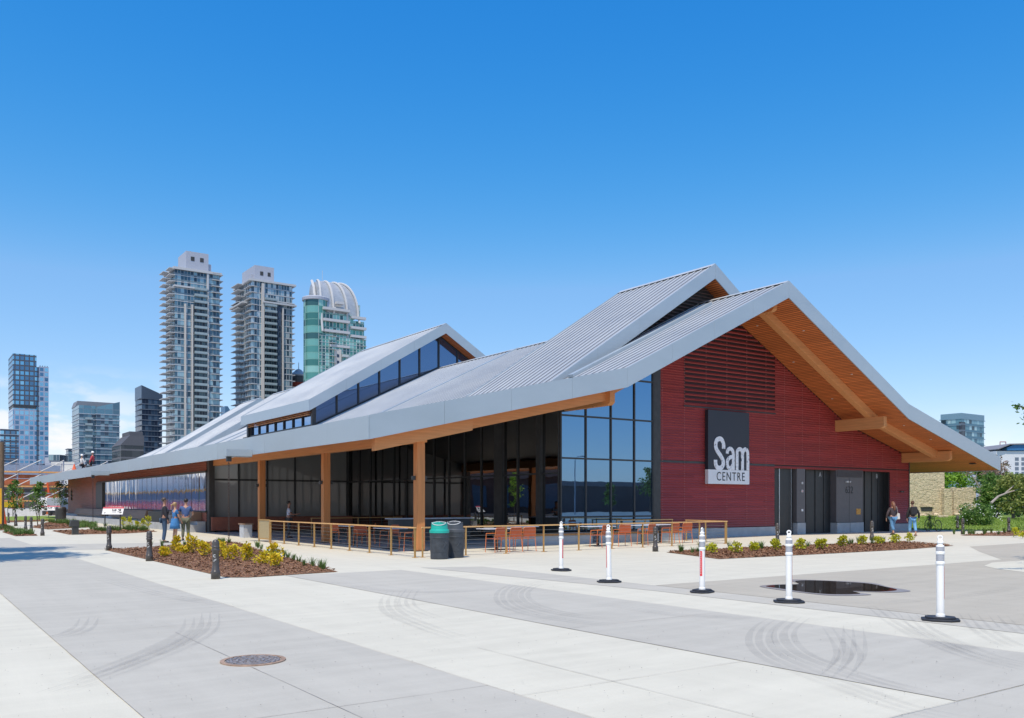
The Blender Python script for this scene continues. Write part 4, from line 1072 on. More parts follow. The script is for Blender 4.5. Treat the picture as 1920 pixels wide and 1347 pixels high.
grass([(20.9+i*.62+rnd(-.15, .15), 20.3+rnd(-.35, .25)) for i in range(21)]+[(21.0, 20.4), (21.4, 20.0), (20.6, 19.5)], .34, 44, 'tufts of narrow green grass along the back of the right mulch bed')
grass([(rnd(44.5, 56), rnd(22.2, 24.3)) for i in range(30)], .35, 26, 'tufts of green grass in the far right mulch bed', wd=.012)
grass([(rnd(10.2, 12.0), rnd(66, 84)) for i in range(110)]+[(rnd(9.3, 11), rnd(62, 66)) for i in range(16)], .35, 22, 'row of low green grasses in the far left mulch bed', wd=.014, spread=.3)
grass([(rnd(9.4, 12.0), rnd(53.5, 57.6)) for i in range(60)], .32, 24, 'low green grasses around the interpretive panel', wd=.012, spread=.25)
grass([(rnd(2.5, 6.0), rnd(60.5, 80)) for i in range(160)]+[(rnd(4.9, 5.7), rnd(50, 56)) for i in range(40)], .30, 22, 'low green ground cover in the beds at the left edge', wd=.014, spread=.3)
def shrub(x, y, h, wdt, mat, label, spikes=0, group='yellow leaved shrubs in the mulch beds', n=170):
    t = thing('yellow_shrub', label, 'shrub', (x, y, .04), group=group)
    st_ = MB(); lf = MB(); cs_ = [(0, 0, h*.42, wdt*.5, h*.40)]
    for k in range(spikes+1): cs_.append((rnd(-.45, .45)*wdt*.7, rnd(-.4, .4)*wdt*.7, h*rnd(.6, .85), wdt*.26, h*.20))
    for (cx, cy, cz, rr, rh) in cs_:
        st_.tube([(0, 0, 0), (cx*.5, cy*.5, cz*.5), (cx, cy, cz)], [.008, .006, .003], 5)
        for i in range(int(n*.6*(rr/(wdt*.5))**1.2)):
            u = Vector((random.gauss(0, 1), random.gauss(0, 1), random.gauss(0, 1))).normalized()*rnd(.35, 1.15)
            p = Vector((cx+u.x*rr, cy+u.y*rr, max(.03, cz+u.z*rh))); d = Vector((u.x+rnd(-.6, .6), u.y+rnd(-.6, .6), rnd(-.2, .9))).normalized()
            sd2 = d.cross(Vector((rnd(-1, 1), rnd(-1, 1), rnd(-1, 1)))).normalized(); L = rnd(.06, .10); W_ = L*.40
            lf.quad(p, p+d*L*.5+sd2*W_, p+d*L, p+d*L*.5-sd2*W_)
    st_.build('stems', M('stem_brown', (.10, .06, .04), .8), t, local=True); lf.build('leaves', mat, t, local=True)
    return t
def shrubs(pts, where, mat, hh=(.36, .52), n=170, side='left'):
    pts = sorted(pts, key=lambda p: (p[0]*FB-p[1]*FA)/(p[0]*FA+p[1]*FB))
    for i, (x, y) in enumerate(pts):
        h = rnd(*hh)*random.choice((.7, .85, 1.0)); sh = random.choice(('low rounded', 'bushy', 'spiky topped'))
        sp = 2 if sh == 'spiky topped' else (1 if sh == 'bushy' else 0)
        if sp: h *= 1.15
        shrub(x, y, h, rnd(.24, .40), mat, '%s shrub, %s from left %s' % (sh, ORD[i], where), sp, n=n)
shrubs([G(*p) for p in ((309, 1046), (330, 1036), (345, 1040), (362, 1040), (383, 1046), (415, 1048), (432, 1053), (463, 1056), (492, 1061), (516, 1053), (518, 1066))], 'in the near left mulch bed', m_yel, (.38, .50), 210)
shrubs([G(*p) for p in ((1334, 1041), (1380, 1040), (1415, 1036), (1455, 1034), (1500, 1034), (1540, 1032), (1580, 1027), (1618, 1024), (1648, 1022), (1678, 1021), (1706, 1018))], 'in the right mulch bed', m_yel2, (.36, .48), 170)
shrubs([G(*p) for p in ((232, 990), (243, 991), (258, 992), (268, 995), (278, 993))], 'beside the interpretive panel', m_yel2, (.55, .75), 170)
shrubs([G(*p) for p in ((1905, 1008), (1918, 1011))], 'in the far right bed at the photo edge', m_yel2, (.36, .45), 150)
# ------------------------------------------------------------------ panels, posts, small bins
def panel(p, q, h0, label, marks=True):
    t = thing('info_panel', label, 'sign', (p[0], p[1], 0)); P = Vector((*p, 0)); Q = Vector((*q, 0)); d = (Q-P).normalized(); nrm = Vector((d.y, -d.x, 0))
    for c in (P+d*.08, Q-d*.08): MB().bar(c, c+Vector((0, 0, h0+.12)), .06, .06).build('leg', m_black, t)
    A = P+Vector((0, 0, h0))+nrm*.06-d*.08; Bq = Q+Vector((0, 0, h0))+nrm*.06+d*.08; up = Vector((0, 0, .42))-nrm*.20
    def face(u0, u1, v0, v1, off, name, mat, par):
        o_ = nrm*off*.9+Vector((0, 0, off*.45)); w_ = Bq-A
        return MB().quad(A+w_*u0+up*v0+o_, A+w_*u1+up*v0+o_, A+w_*u1+up*v1+o_, A+w_*u0+up*v1+o_).build(name, mat, par)
    bd = MB(); th = -nrm*.03
    for z_ in (0,): bd.v += [tuple(v) for v in (A, Bq, Bq+up, A+up, A+th, Bq+th, Bq+up+th, A+up+th)]; bd.f += [(0, 1, 2, 3), (7, 6, 5, 4), (0, 4, 5, 1), (1, 5, 6, 2), (2, 6, 7, 3), (3, 7, 4, 0)]
    b_ = bd.build('board', M('panel_white', (.75, .74, .72), .4, var=.03), t)
    face(0, 1, .80, 1.0, .004, 'red_header', M('panel_red', (.55, .06, .08), .4), b_)
    for (u0, u1, v0, v1) in ((.46, .50, .48, .74), (.52, .56, .46, .62), (.57, .66, .48, .70), (.47, .66, .30, .36), (.80, .88, .42, .74), (.74, .78, .30, .42), (.80, .95, .26, .34), (.74, .79, .58, .72)): face(u0, u1, v0, v1, .004, 'print', m_txt, b_)
    return t
panel((9.75, 54.75), (10.6, 54.15), .98, 'white information panel with red header on two black legs, in the left mulch bed')
panel((10.6, 90.2), (12.1, 89.1), .95, 'distant white information panel with red header on the lawn edge', False)
t = thing('black_post_light', 'square black post with a wider leaning head between the left mulch beds', 'post', (7.6, 50.1, 0))
MB().box(7.42, 7.72, 49.95, 50.2, 0, .42).build('post', m_black, t); MB().prism([(7.30, .42), (7.76, .42), (7.72, .76), (7.34, .76)], 49.92, 50.24, 'y').build('head', m_black, t, bevel=.03)
t = thing('round_bin', 'black round litter bin at the far end of the brown timber wall', 'bin', (12.2, 88.5, 0))
MB().lathe([(.40, 0), (.44, .1), (.46, 1.0), (.46, 1.15), (.36, 1.28), (.34, 1.28)], (12.2, 88.5, 0), 20).build('body', m_black, t)
# ------------------------------------------------------------------ people
def bake_skin(name, verts, edges, radii, mat, parent, sub=2):
    me = D.meshes.new('s'); me.from_pydata(verts, edges, []); o = D.objects.new('s', me); scene.collection.objects.link(o)
    o.modifiers.new('sk', 'SKIN').use_smooth_shade = True
    sk = me.skin_vertices[0].data
    for i, r in enumerate(radii):
        sk[i].radius = (r, r) if isinstance(r, (int, float)) else r; sk[i].use_root = (i == 0)
    sb_ = o.modifiers.new('sub', 'SUBSURF'); sb_.levels = sub; sb_.render_levels = sub
    dg = bpy.context.evaluated_depsgraph_get(); dg.update()
    nm = D.meshes.new_from_object(o.evaluated_get(dg)); D.objects.remove(o)
    nm.name = name; nm.materials.clear(); nm.materials.append(mat)
    n = D.objects.new(name, nm); scene.collection.objects.link(n); n.parent = parent; return n
def V3(*a): return Vector(a)
def person(label, loc, rz, H=1.75, skin=(.45, .24, .16), hair=(.05, .03, .02), top=((.03, .035, .05), 'long'), legs=((.05, .08, .14), 'trousers'), shoes=(.03, .03, .03),
           hairstyle='short', stride=0.0, armL=(.05, .1), armR=(.05, .1), elbow=(0, 0), headturn=0, build_=1.0, extra=None, crouch=False, lean=0.0, cat='person'):
    """facing +y; armL/armR: (outward, forward) offset of the elbow; elbow: forearm raise of left, right"""
    k = H/1.75; t = thing('person', label, cat, (*loc, .006) if len(loc) == 2 else loc, rz)
    ms = M('skin_%d' % int(skin[0]*1000), skin, .55, var=.06); mt = M('top_%s' % ('%d%d%d' % tuple(int(c*999) for c in top[0])), top[0], .8, var=.18, scale=5)
    ml = M('leg_%s' % ('%d%d%d' % tuple(int(c*999) for c in legs[0])), legs[0], .8, var=.2, scale=6); mhr = M('hair_%d' % int(hair[0]*999+hair[2]*99), hair, .5, var=.3, scale=18); msh = M('shoe_%d' % int(shoes[0]*999), shoes, .6)
    b = build_; V = []; E_ = []; Rr = []
    def add(p, r, par=None):
        V.append(tuple(Vector(p)*k)); Rr.append((r[0]*k, r[1]*k) if isinstance(r, tuple) else r*k)
        if par is not None: E_.append((par, len(V)-1))
        return len(V)-1
    hipz = .92 if not crouch else .35
    ly = lambda z: lean*(z-hipz)
    pel = add((0, 0, hipz+.03), (.145*b, .105*b)); spn = add((0, ly(1.12), hipz+.20), (.13*b, .095*b), pel); chs = add((0, ly(1.3), hipz+.40), (.155*b, .105*b), spn)
    nb = add((0, ly(1.45), hipz+.53), (.075, .065), chs); nk = add((0, ly(1.5)+.01, hipz+.60), .052, nb); hd_ = add((0, ly(1.6)+.015, hipz+.68), (.066, .078), nk); h2 = add((0, ly(1.66)+.012, hipz+.755), (.074, .088), hd_); h3 = add((0, ly(1.7)+.0, hipz+.81), (.052, .06), h2)
    arms = {}
    for sx, (o_, f_), el in ((-1, armL, elbow[0]), (1, armR, elbow[1])):
        sh = add((sx*.165*b, ly(1.4), hipz+.475), .058*b, chs); eb = add((sx*(.20*b+o_), ly(1.2)+f_-.03, hipz+.22), .042, sh)
        wx = sx*(.20*b+o_*1.1-el*.10); wr = add((wx, ly(1.1)+f_+.04+el*.20, hipz-.02+el*.26), .028, eb)
        d = Vector((0, .15+el, -1+el*1.5)).normalized(); w_ = Vector((wx, ly(1.1)+f_+.04+el*.20, hipz-.02+el*.26))
        pm = add(w_+d*.06, (.034, .02), wr)
        for j, (fx, fl_) in enumerate(((-.024, .075), (-.008, .085), (.008, .08), (.024, .062))):
            a_ = add(w_+d*.10+Vector((0, fx, 0)), .0088, pm); add(w_+d*(.10+fl_)+Vector((-sx*.022, fx*1.1, 0)), .0075, a_)
        th = add(w_+d*.07+Vector((-sx*.012, .035, 0)), .010, pm); add(w_+d*.11+Vector((-sx*.02, .05, 0)), .0085, th)
        arms[sx] = (sh, eb, wr)
    lg = {}
    for sx in (-1, 1):
        s_ = stride*sx
        hp = add((sx*.085*b, 0, hipz-.03), .088*b, pel)
        if crouch: kn = add((sx*.14, .36, .40), .058, hp); an = add((sx*.14, .10, .08), .042, kn); fy = .10
        else:
            kn = add((sx*.095, s_*.55+.02, .49), .056*b**.5, hp); an = add((sx*.10, s_-(.03 if s_ >= 0 else .05), .085 if s_ >= 0 else .13), .040, kn); fy = s_-.03
        add((sx*.105, fy+.12, .035), .034, an); lg[sx] = (hp, kn, an)
    bake_skin('body', V, E_, Rr, ms, t, 1)
    # clothing shells
    def shell(name, idx, grow, mat, cut=None, tr=None):
        mp_ = {}; vv = []; rr_ = []; ee = []
        for i in idx: mp_[i] = len(vv); vv.append(V[i]); r = Rr[i]; rr_.append((r[0]+grow*k, r[1]+grow*k) if isinstance(r, tuple) else r+grow*k)
        for a_, b2 in E_:
            if a_ in mp_ and b2 in mp_: ee.append((mp_[a_], mp_[b2]))
        if tr: vv, ee, rr_ = tr(vv, ee, rr_, mp_)
        return bake_skin(name, vv, ee, rr_, mat, t, 1)
    def toptr(vv, ee, rr_, mp_):
        # hem a little below the waist; sleeves to the wrist or the mid upper arm
        p = vv[mp_[pel]]; vv[mp_[pel]] = (p[0], p[1], p[2]-.03*k)
        if top[1] == 'short':
            for sx in (-1, 1):
                s_, e_ = mp_[arms[sx][0]], mp_[arms[sx][1]]; a_ = Vector(vv[s_]); c_ = Vector(vv[e_]); vv[e_] = tuple(a_+(c_-a_)*.75); rr_[e_] = .054*k
        return vv, ee, rr_
    idx = [pel, spn, chs]+[arms[s_][0] for s_ in (-1, 1)]+[arms[s_][1] for s_ in (-1, 1)]
    if top[1] == 'long': idx += [arms[s_][2] for s_ in (-1, 1)]
    shell('shirt', idx, .014 if top[1] == 'short' else .024, mt, tr=toptr)
    if legs[1] in ('trousers', 'wide'):
        def ltr(vv, ee, rr_, mp_):
            if legs[1] == 'wide':
                for sx in (-1, 1): rr_[mp_[lg[sx][1]]] = .085*k; rr_[mp_[lg[sx][2]]] = .078*k; p = vv[mp_[lg[sx][2]]]; vv[mp_[lg[sx][2]]] = (p[0], p[1], p[2]+.12*k)
            return vv, ee, rr_
        shell('trousers', [pel]+[q for sx in (-1, 1) for q in lg[sx]], .016, ml, tr=ltr)
    elif legs[1] == 'skirt':
        MB().lathe([(.15*k, (hipz+.12)*k), (.17*k, hipz*k), (.21*k, (hipz-.18)*k), (.24*k, (hipz-.36)*k), (.22*k, (hipz-.35)*k)], n=18, cap=False).build('skirt', ml, t, smooth=True, local=True)
    sh_ = MB()
    for sx in (-1, 1):
        an = Vector(V[lg[sx][2]]); zf = 0 if an.z < .12 else .03
        sh_.prism([(an.x-.045, an.y-.05), (an.x+.045, an.y-.05), (an.x+.05, an.y+.12), (an.x+.02, an.y+.20), (an.x-.02, an.y+.20), (an.x-.05, an.y+.12)], zf, zf+.065, 'z')
    sh_.build('shoes', msh, t, local=True, bevel=.015)
    hc = Vector(V[h2]); hb = MB(); hb.ball((hc.x, hc.y-.018*k, hc.z+.022*k), .098*k, 14, 9, (.92, 1.06, .95))
    # nose and ears sit on the head; brow, eyes and mouth as small features
    fm = MB(); fm.ball((hc.x, hc.y+.094*k, hc.z-.022*k), .014*k, 8, 6, (.8, 1, 1.5))
    for sx in (-1, 1): fm.ball((hc.x+sx*.078*k, hc.y-.005, hc.z-.022*k), .018*k, 8, 6, (.45, .9, 1.4))
    fm.build('nose_and_ears', ms, t, smooth=True, local=True)
    ey = MB()
    for sx in (-1, 1): ey.ball((hc.x+sx*.028*k, hc.y+.083*k, hc.z-.002), .009*k, 6, 5)
    ey.build('eyes', m_black, t, local=True); MB().box(hc.x-.022*k, hc.x+.022*k, hc.y+.082*k, hc.y+.09*k, hc.z-.062*k, hc.z-.055*k).build('mouth', M('lips', (.30, .10, .09), .5), t, local=True)
    # trim hair away from the face
    hb2 = MB(); hb2.v = [(x, min(y, hc.y+.055*k+max(0, (z-hc.z-.05*k))*.6), z if y < hc.y+.02*k or z > hc.z+.045*k else hc.z+.045*k) for x, y, z in hb.v]; hb2.f = hb.f
    if hairstyle == 'long': hb2.tube([(hc.x, hc.y-.06*k, hc.z+.02), (hc.x+.01, hc.y-.10*k, hc.z-.14*k), (hc.x+.02, hc.y-.12*k, hc.z-.30*k), (hc.x+.02, hc.y-.11*k, hc.z-.40*k)], [.085*k, .082*k, .065*k, .02*k], 10)
    if hairstyle == 'ponytail': hb2.tube([(hc.x, hc.y-.09*k, hc.z+.03), (hc.x-.02, hc.y-.16*k, hc.z-.02*k), (hc.x-.05, hc.y-.17*k, hc.z-.20*k)], [.03*k, .035*k, .012*k], 8)
    if hairstyle == 'bun': hb2.ball((hc.x, hc.y-.07*k, hc.z+.09*k), .045*k, 10, 7)
    if hairstyle != 'helmet': hb2.build('hair', mhr, t, smooth=True, local=True)
    else: MB().lathe([(.125*k, 0), (.118*k, .012), (.11*k, .02), (.105*k, .06), (.08*k, .105), (.03*k, .125)], (hc.x, hc.y, hc.z+.02), 16).build('hard_hat', m_white, t, smooth=True, local=True)
    if extra: extra(t, k)
    return t
AW = -math.atan2(FA, FB)      # facing away from the camera
def back_bag(col):
    def f(t, k):
        b_ = MB().box(-.15, .15, -.27, -.11, 1.05, 1.46).build('backpack', M('bag_%d' % int(col[0]*999), col, .8, var=.3), t, local=True, bevel=.05)
    return f
def side_bag(col, sx, z=.75, w_=.15):
    def f(t, k):
        MB().prism([(sx*.30-w_/2, z), (sx*.30+w_/2, z), (sx*.30+w_*.4, z+.30), (sx*.30-w_*.4, z+.30)], -.07, .07, 'y').build('bag', M('bag_%d' % int(col[0]*999), col, .8, var=.3), t, local=True, bevel=.03)
        MB().tube([(sx*.28, -.04, z+.28), (sx*.19, -.05, 1.44), (sx*.17, .04, 1.44), (sx*.28, .04, z+.28)], .010, 6).build('strap', M('bag_%d' % int(col[0]*999), col, .8), t, local=True)
    return f
person('person in dark long sleeved top and blue jeans, left of the trio', G(308, 1018), AW+R(-62), 1.83, skin=(.42, .22, .15), hair=(.07, .05, .04), top=((.022, .022, .03), 'long'), legs=((.045, .085, .15), 'trousers'), armL=(.02, .06), armR=(.02, .06))
person('blonde person in a blue dress carrying a grey bag, middle of the trio', G(328, 1015), AW+R(-40), 1.64, skin=(.52, .29, .20), hair=(.42, .27, .13), top=((.035, .16, .38), 'short'), legs=((.05, .20, .45), 'skirt'), shoes=(.25, .15, .1), hairstyle='ponytail', armL=(.03, .10), armR=(.03, .10), elbow=(.5, .2), extra=side_bag((.09, .09, .10), -1, .80, .32), build_=.92)
person('person in blue polo shirt and olive trousers, back turned, right of the trio', G(348, 1014.5), AW+R(12), 1.80, skin=(.48, .26, .18), hair=(.035, .025, .02), top=((.055, .10, .24), 'short'), legs=((.12, .125, .085), 'trousers'), shoes=(.04, .035, .03), armL=(.06, .12), armR=(.06, .12), elbow=(.7, .7), lean=.10, build_=1.1, stride=.05)
person('person in dark jacket and flared jeans walking away with a white bag', G(1674, 1003.8), AW+R(14), 1.68, skin=(.52, .30, .22), hair=(.20, .085, .05), top=((.055, .04, .045), 'long'), legs=((.10, .24, .42), 'wide'), hairstyle='long', stride=.16, armL=(.12, .0), armR=(.05, .05), extra=side_bag((.72, .68, .62), 1, .80, .18), build_=1.12)
person('person in black top and light blue cropped trousers walking away with a backpack', G(1711, 1006), AW+R(-6), 1.70, skin=(.52, .30, .22), hair=(.11, .05, .03), top=((.018, .018, .02), 'long'), legs=((.16, .36, .60), 'wide'), shoes=(.25, .04, .03), hairstyle='bun', stride=-.14, armL=(.04, .02), armR=(.12, .04), extra=back_bag((.02, .02, .025)), build_=1.0)
person('person in white shirt in the shade behind the far end of the railing', (14.9, 39.3), AW+R(-80), 1.70, skin=(.36, .18, .12), hair=(.02, .015, .012), top=((.50, .52, .62), 'short'), legs=((.06, .06, .07), 'trousers'), armL=(.02, .15), armR=(.02, .15), elbow=(.9, .9))
person('crouching roof worker in pale top and hard hat, left of the roof pair', (12.9, 82.0, ztop(12.9)+.02), R(-70), 1.75, top=((.62, .60, .58), 'long'), legs=((.03, .035, .05), 'trousers'), hairstyle='helmet', crouch=True)
person('crouching roof worker in hard hat and red vest, right of the roof pair', (13.0, 77.5, ztop(13.0)+.02), R(60), 1.78, top=((.50, .05, .06), 'long'), legs=((.03, .035, .05), 'trousers'), hairstyle='helmet', crouch=True)
# bicycle behind the right hand walker
bk = thing('bicycle', 'dark bicycle parked behind the person in cropped trousers at the wall corner', 'bicycle', (48.9, 27.6, 0), R(-30))
for y in (-.52, .52):
    wv = MB().tube([(0, y+.33*math.cos(a), .34+.33*math.sin(a)) for a in [2*math.pi*i/28 for i in range(29)]], .022, 6, cap=False).build('wheel', m_black, bk, local=True)
    sp_ = MB()
    for i in range(10): a = math.pi*2*i/10; sp_.tube([(0, y, .34), (0, y+.32*math.cos(a), .34+.32*math.sin(a))], .003, 4)
    sp_.build('spokes', m_steel, wv, local=True)
MB().tube([(0, .52, .34), (0, .38, .88), (0, .36, .98)], .018, 6).tube([(0, .40, .80), (0, -.05, .34), (0, -.15, .82)], .018, 6).tube([(0, -.13, .75), (0, .40, .80)], .018, 6).tube([(0, -.05, .34), (0, -.52, .34), (0, -.14, .70)], .012, 6).build('frame', m_black, bk, local=True)
MB().tube([(-.26, .32, 1.0), (0, .37, .98), (.26, .32, 1.0)], .014, 6).build('handlebar', m_black, bk, local=True); MB().box(-.06, .06, -.28, -.04, .84, .88).build('saddle', m_black, bk, local=True, bevel=.02)
# ------------------------------------------------------------------ lawns, far road
m_lawn = leafmat('lawn_green', [(.10, .17, .022), (.19, .28, .04), (.28, .34, .07)], .9, trans=.0, rough=.9)
sheet('lawn', [(50.5, 29.2), (52.9, 24.6), (62, 22), (140, -10), (190, 30), (190, 120), (60, 120), (51.5, 38)], .01, m_lawn)
sheet('lawn', [(7.7, 84), (6.8, 100), (8, 118), (15, 124), (17, 116), (13.2, 100), (11.6, 88)], .01, m_lawn)
sheet('road', [(-20, 175), (60, 175), (60, 250), (-20, 262)], .01, paving('road_grey', (.30, .30, .31), .06))
sheet('road_edge', [(-20, 128), (60, 128), (60, 174.5), (-20, 174.5)], .01, paving('sandy_path', (.55, .48, .40), .06))
def lawn_blades(poly, n, h, name_label, wd=.02):
    x0, x1 = min(p[0] for p in poly), max(p[0] for p in poly); y0, y1 = min(p[1] for p in poly), max(p[1] for p in poly); g = MB(); k = 0
    while k < n:
        p = (rnd(x0, x1), rnd(y0, y1))
        if not inside(p, poly): continue
        k += 1; a = rnd(0, 6.28); hh = h*rnd(.5, 1.3); g.quad((p[0]-wd*math.cos(a), p[1]-wd*math.sin(a), .0), (p[0]+wd*math.cos(a), p[1]+wd*math.sin(a), .0), (p[0]+rnd(-.05, .05), p[1]+rnd(-.05, .05), hh))
    o = g.build('grass', m_lawn); tag(o, name_label, 'grass', kind='stuff')
lawn_blades([(50.9, 29.6), (53.5, 25.2), (75, 22), (100, 40), (95, 62), (52.5, 37)], 26000, .09, 'mown green grass of the lawn right of the long building', .03)
# ------------------------------------------------------------------ leaves and trees
def leaves(mb, c, rx, rz_, n, L, shell_=.45, squash=None, gap=None):
    for i in range(n):
        u = Vector((random.gauss(0, 1), random.gauss(0, 1), random.gauss(0, 1))).normalized(); rr = rnd(shell_, 1.0)
        p = Vector((c[0]+u.x*rx*rr, c[1]+u.y*rx*rr, c[2]+u.z*rz_*rr))
        if gap and mnoise.noise(p*gap) < -.12: continue
        d = Vector((rnd(-1, 1), rnd(-1, 1), rnd(-.9, .5))).normalized(); s_ = d.cross(Vector((rnd(-1, 1), rnd(-1, 1), rnd(-1, 1)))).normalized(); l = L*rnd(.6, 1.3)
        mb.quad(p, p+d*l*.5+s_*l*.33, p+d*l, p+d*l*.5-s_*l*.33)
def tree(label, x, y, h, cr, mat, n=2600, L=.22, trunk=.12, clear=.3, blobs=9, bark=None, cat='tree', name='leafy_tree', group=None, dens=1., cone=False, gap=.9):
    t = thing(name, label, cat, (x, y, 0), group=group); tm = MB(); cm = MB(); bark = bark or M('bark', (.11, .085, .065), .9, var=.3, scale=12, bump=.4)
    top_ = Vector((rnd(-.04, .04)*h, rnd(-.04, .04)*h, h*.82)); tm.tube([(0, 0, 0), tuple(top_*.35+Vector((rnd(-.1, .1), 0, 0))), tuple(top_*.7), tuple(top_)], [trunk, trunk*.75, trunk*.42, trunk*.12], 8)
    for k in range(blobs):
        a = k*2.4+rnd(-.4, .4); f = clear+(1-clear)*(.12+.80*k/max(1, blobs-1)); prof = (1-abs(f-.55)*1.35) if not cone else max(.15, 1.15-f)
        rr = cr*max(.25, prof)*rnd(.45, .8); c = (rr*.62*math.cos(a), rr*.62*math.sin(a), h*f)
        s0 = top_*(max(.2, f-.22)); tm.tube([tuple(s0), tuple((s0+Vector(c))/2+Vector((0, 0, -.03*h))), c], [trunk*.38, trunk*.22, trunk*.06], 6)
        br = cr*max(.34, prof)*rnd(.50, .72); leaves(cm, c, br, br*rnd(.65, .9), int(n/blobs*dens), L, .35, gap=gap/max(.5, L*4))
    tm.build('trunk', bark, t, local=True); cm.build('crown', mat, t, local=True); return t
m_lf1 = leafmat('leaf_mid', [(.04, .09, .015), (.09, .18, .03), (.15, .27, .05), (.24, .35, .09)], .35)
m_lf2 = leafmat('leaf_bright', [(.10, .20, .02), (.18, .34, .03), (.28, .46, .05), (.38, .54, .09)], .35)
m_lf3 = leafmat('leaf_dark', [(.045, .10, .02), (.09, .18, .035), (.16, .27, .055), (.24, .36, .09)], .35)
m_lf4 = leafmat('leaf_bronze', [(.14, .10, .07), (.30, .20, .16), (.42, .29, .25), (.30, .31, .12)], .35)
m_lf5 = leafmat('leaf_olive', [(.11, .13, .03), (.22, .26, .06), (.34, .36, .11), (.18, .27, .05)], .35)
# saplings at the left
for (px, s_, h, cr, l) in ((27, 62, 3.3, .85, 'leftmost of the three young trees at the far left of the building'), (71, 60, 3.1, .85, 'middle of the three young trees, in front of the white trailer'), (113, 84, 4.2, 1.0, 'young tree right beside the end of the brown timber wall')):
    x, y = S(px, s_); tree(l, x, y, h, cr, m_lf1, 1500, .13, .035, .32, 9, name='young_tree', gap=.5)
# trees right of the building
for (px, s_, h, cr, mat, n, L, l) in ((1768, 150, 8.6, 3.3, m_lf2, 4200, .42, 'bright green tree behind the broken stone wall'), (1800, 152, 8.0, 3.0, m_lf2, 3000, .42, 'second bright green tree behind the stone wall, under the roof tip'),
        (1842, 108, 6.8, 1.9, m_lf1, 2000, .32, 'green tree with a forked pale trunk at the right end of the stone wall'), (1872, 112, 7.6, 2.6, m_lf4, 3000, .30, 'bronze leaved tree right of the roof tip'),
        (1868, 96, 4.8, 2.6, m_lf3, 3600, .30, 'dark green tree behind the flowering bush'), (1910, 100, 4.9, 2.2, m_lf1, 2600, .30, 'green tree before the white building at the photo edge'),
        (1900, 90, 4.5, 2.5, m_lf5, 3400, .28, 'olive green tree at the right edge above the lawn'), (1850, 95, 3.6, 1.5, m_lf1, 1800, .28, 'small green tree right of the low end of the stone wall'), (1925, 82, 4.2, 2.2, m_lf5, 2200, .28, 'olive tree cut by the right photo edge'),
        (1888, 118, 4.6, 3.2, m_lf3, 3400, .35, 'dark low tree filling the gap under the olive tree')):
    x, y = S(px, s_); tree(l, x, y, h, cr, mat, n, L, .18, .12, 12, gap=.7)
# pale bare limbs
t = thing('fallen_limb', 'pale bare leaning limb rising to the right from the flowering bush', 'branch', (*S(1862, 80), 0))
a_ = S(1858, 80); b_2 = S(1890, 82); c_2 = S(1925, 84)
MB().tube([(*a_, Z(944, 80)), (*S(1872, 81), Z(931, 81)), (*b_2, Z(924, 82)), (*c_2, Z(914, 84))], [.12, .10, .08, .05], 8).tube([(*S(1885, 82), Z(925, 82)), (*S(1900, 83), Z(912, 83)), (*S(1915, 83), Z(900, 83))], [.07, .05, .02], 6).build('limb', M('pale_bark', (.36, .30, .26), .9, var=.2), t)
t = thing('bare_tree', 'grey forked bare tree between the green trees right of the stone wall', 'tree', (*S(1840, 100), 0))
tb_ = MB(); q = lambda px, py, s_=100: (*S(px, s_), Z(py, s_))
tb_.tube([q(1838, 962), q(1838, 930), q(1840, 915), q(1848, 903), q(1858, 890)], [.22, .18, .14, .09, .04], 8).tube([q(1839, 920), q(1828, 900), q(1815, 885), q(1805, 878)], [.12, .08, .05, .02], 6).tube([q(1846, 905), q(1862, 898), q(1876, 880)], [.08, .05, .02], 6).tube([q(1828, 900), q(1832, 885), q(1830, 870)], [.06, .04, .02], 6)
tb_.build('trunk', M('pale_bark', (.36, .30, .26)), t); cmx = MB()
for (px, py) in ((1815, 882), (1830, 870), (1858, 888), (1876, 878), (1845, 880)): c = q(px, py); off = Vector(t.location); leaves(cmx, c, 1.1, .8, 160, .22, .2)
cmx.build('crown', m_lf4, t)
# flowering bush
x, y = S(1834, 64); t = thing('flowering_bush', 'round dark green bush with small white flowers on the lawn', 'bush', (x, y, 0))
cm = MB(); fl_ = MB(); st_ = MB()
for k in range(16):
    a = k*2.4; rr = rnd(.2, 1.15); c = (rr*math.cos(a), rr*math.sin(a), rnd(.55, 1.35)-rr*.22); leaves(cm, c, .62, .5, 330, .13, .3); st_.tube([(0, 0, 0), (c[0]*.5, c[1]*.5, c[2]*.45), c], [.03, .02, .008], 5)
for k in range(70):
    u = Vector((random.gauss(0, 1), random.gauss(0, 1), abs(random.gauss(0, 1)))).normalized(); fl_.ball((u.x*1.55, u.y*1.55, .35+u.z*1.25), .035, 6, 4)
st_.build('stems', M('stem_brown', (.1, .06, .04)), t, local=True); cm.build('foliage', m_lf3, t, local=True); fl_.build('blossoms', m_white, t, local=True)
# small clipped plant on the lawn edge
x, y = S(1743, 57); t = thing('small_shrub', 'small dark two tiered shrub at the lawn edge behind the walkers', 'shrub', (x, y, 0))
cm = MB(); leaves(cm, (0, 0, .22), .26, .2, 300, .08, .2); leaves(cm, (0, 0, .72), .20, .2, 260, .08, .2); MB().tube([(0, 0, 0), (0, 0, .8)], .02, 6).build('stem', M('stem_brown', (.1, .06, .04)), t, local=True); cm.build('foliage', m_lf3, t, local=True)
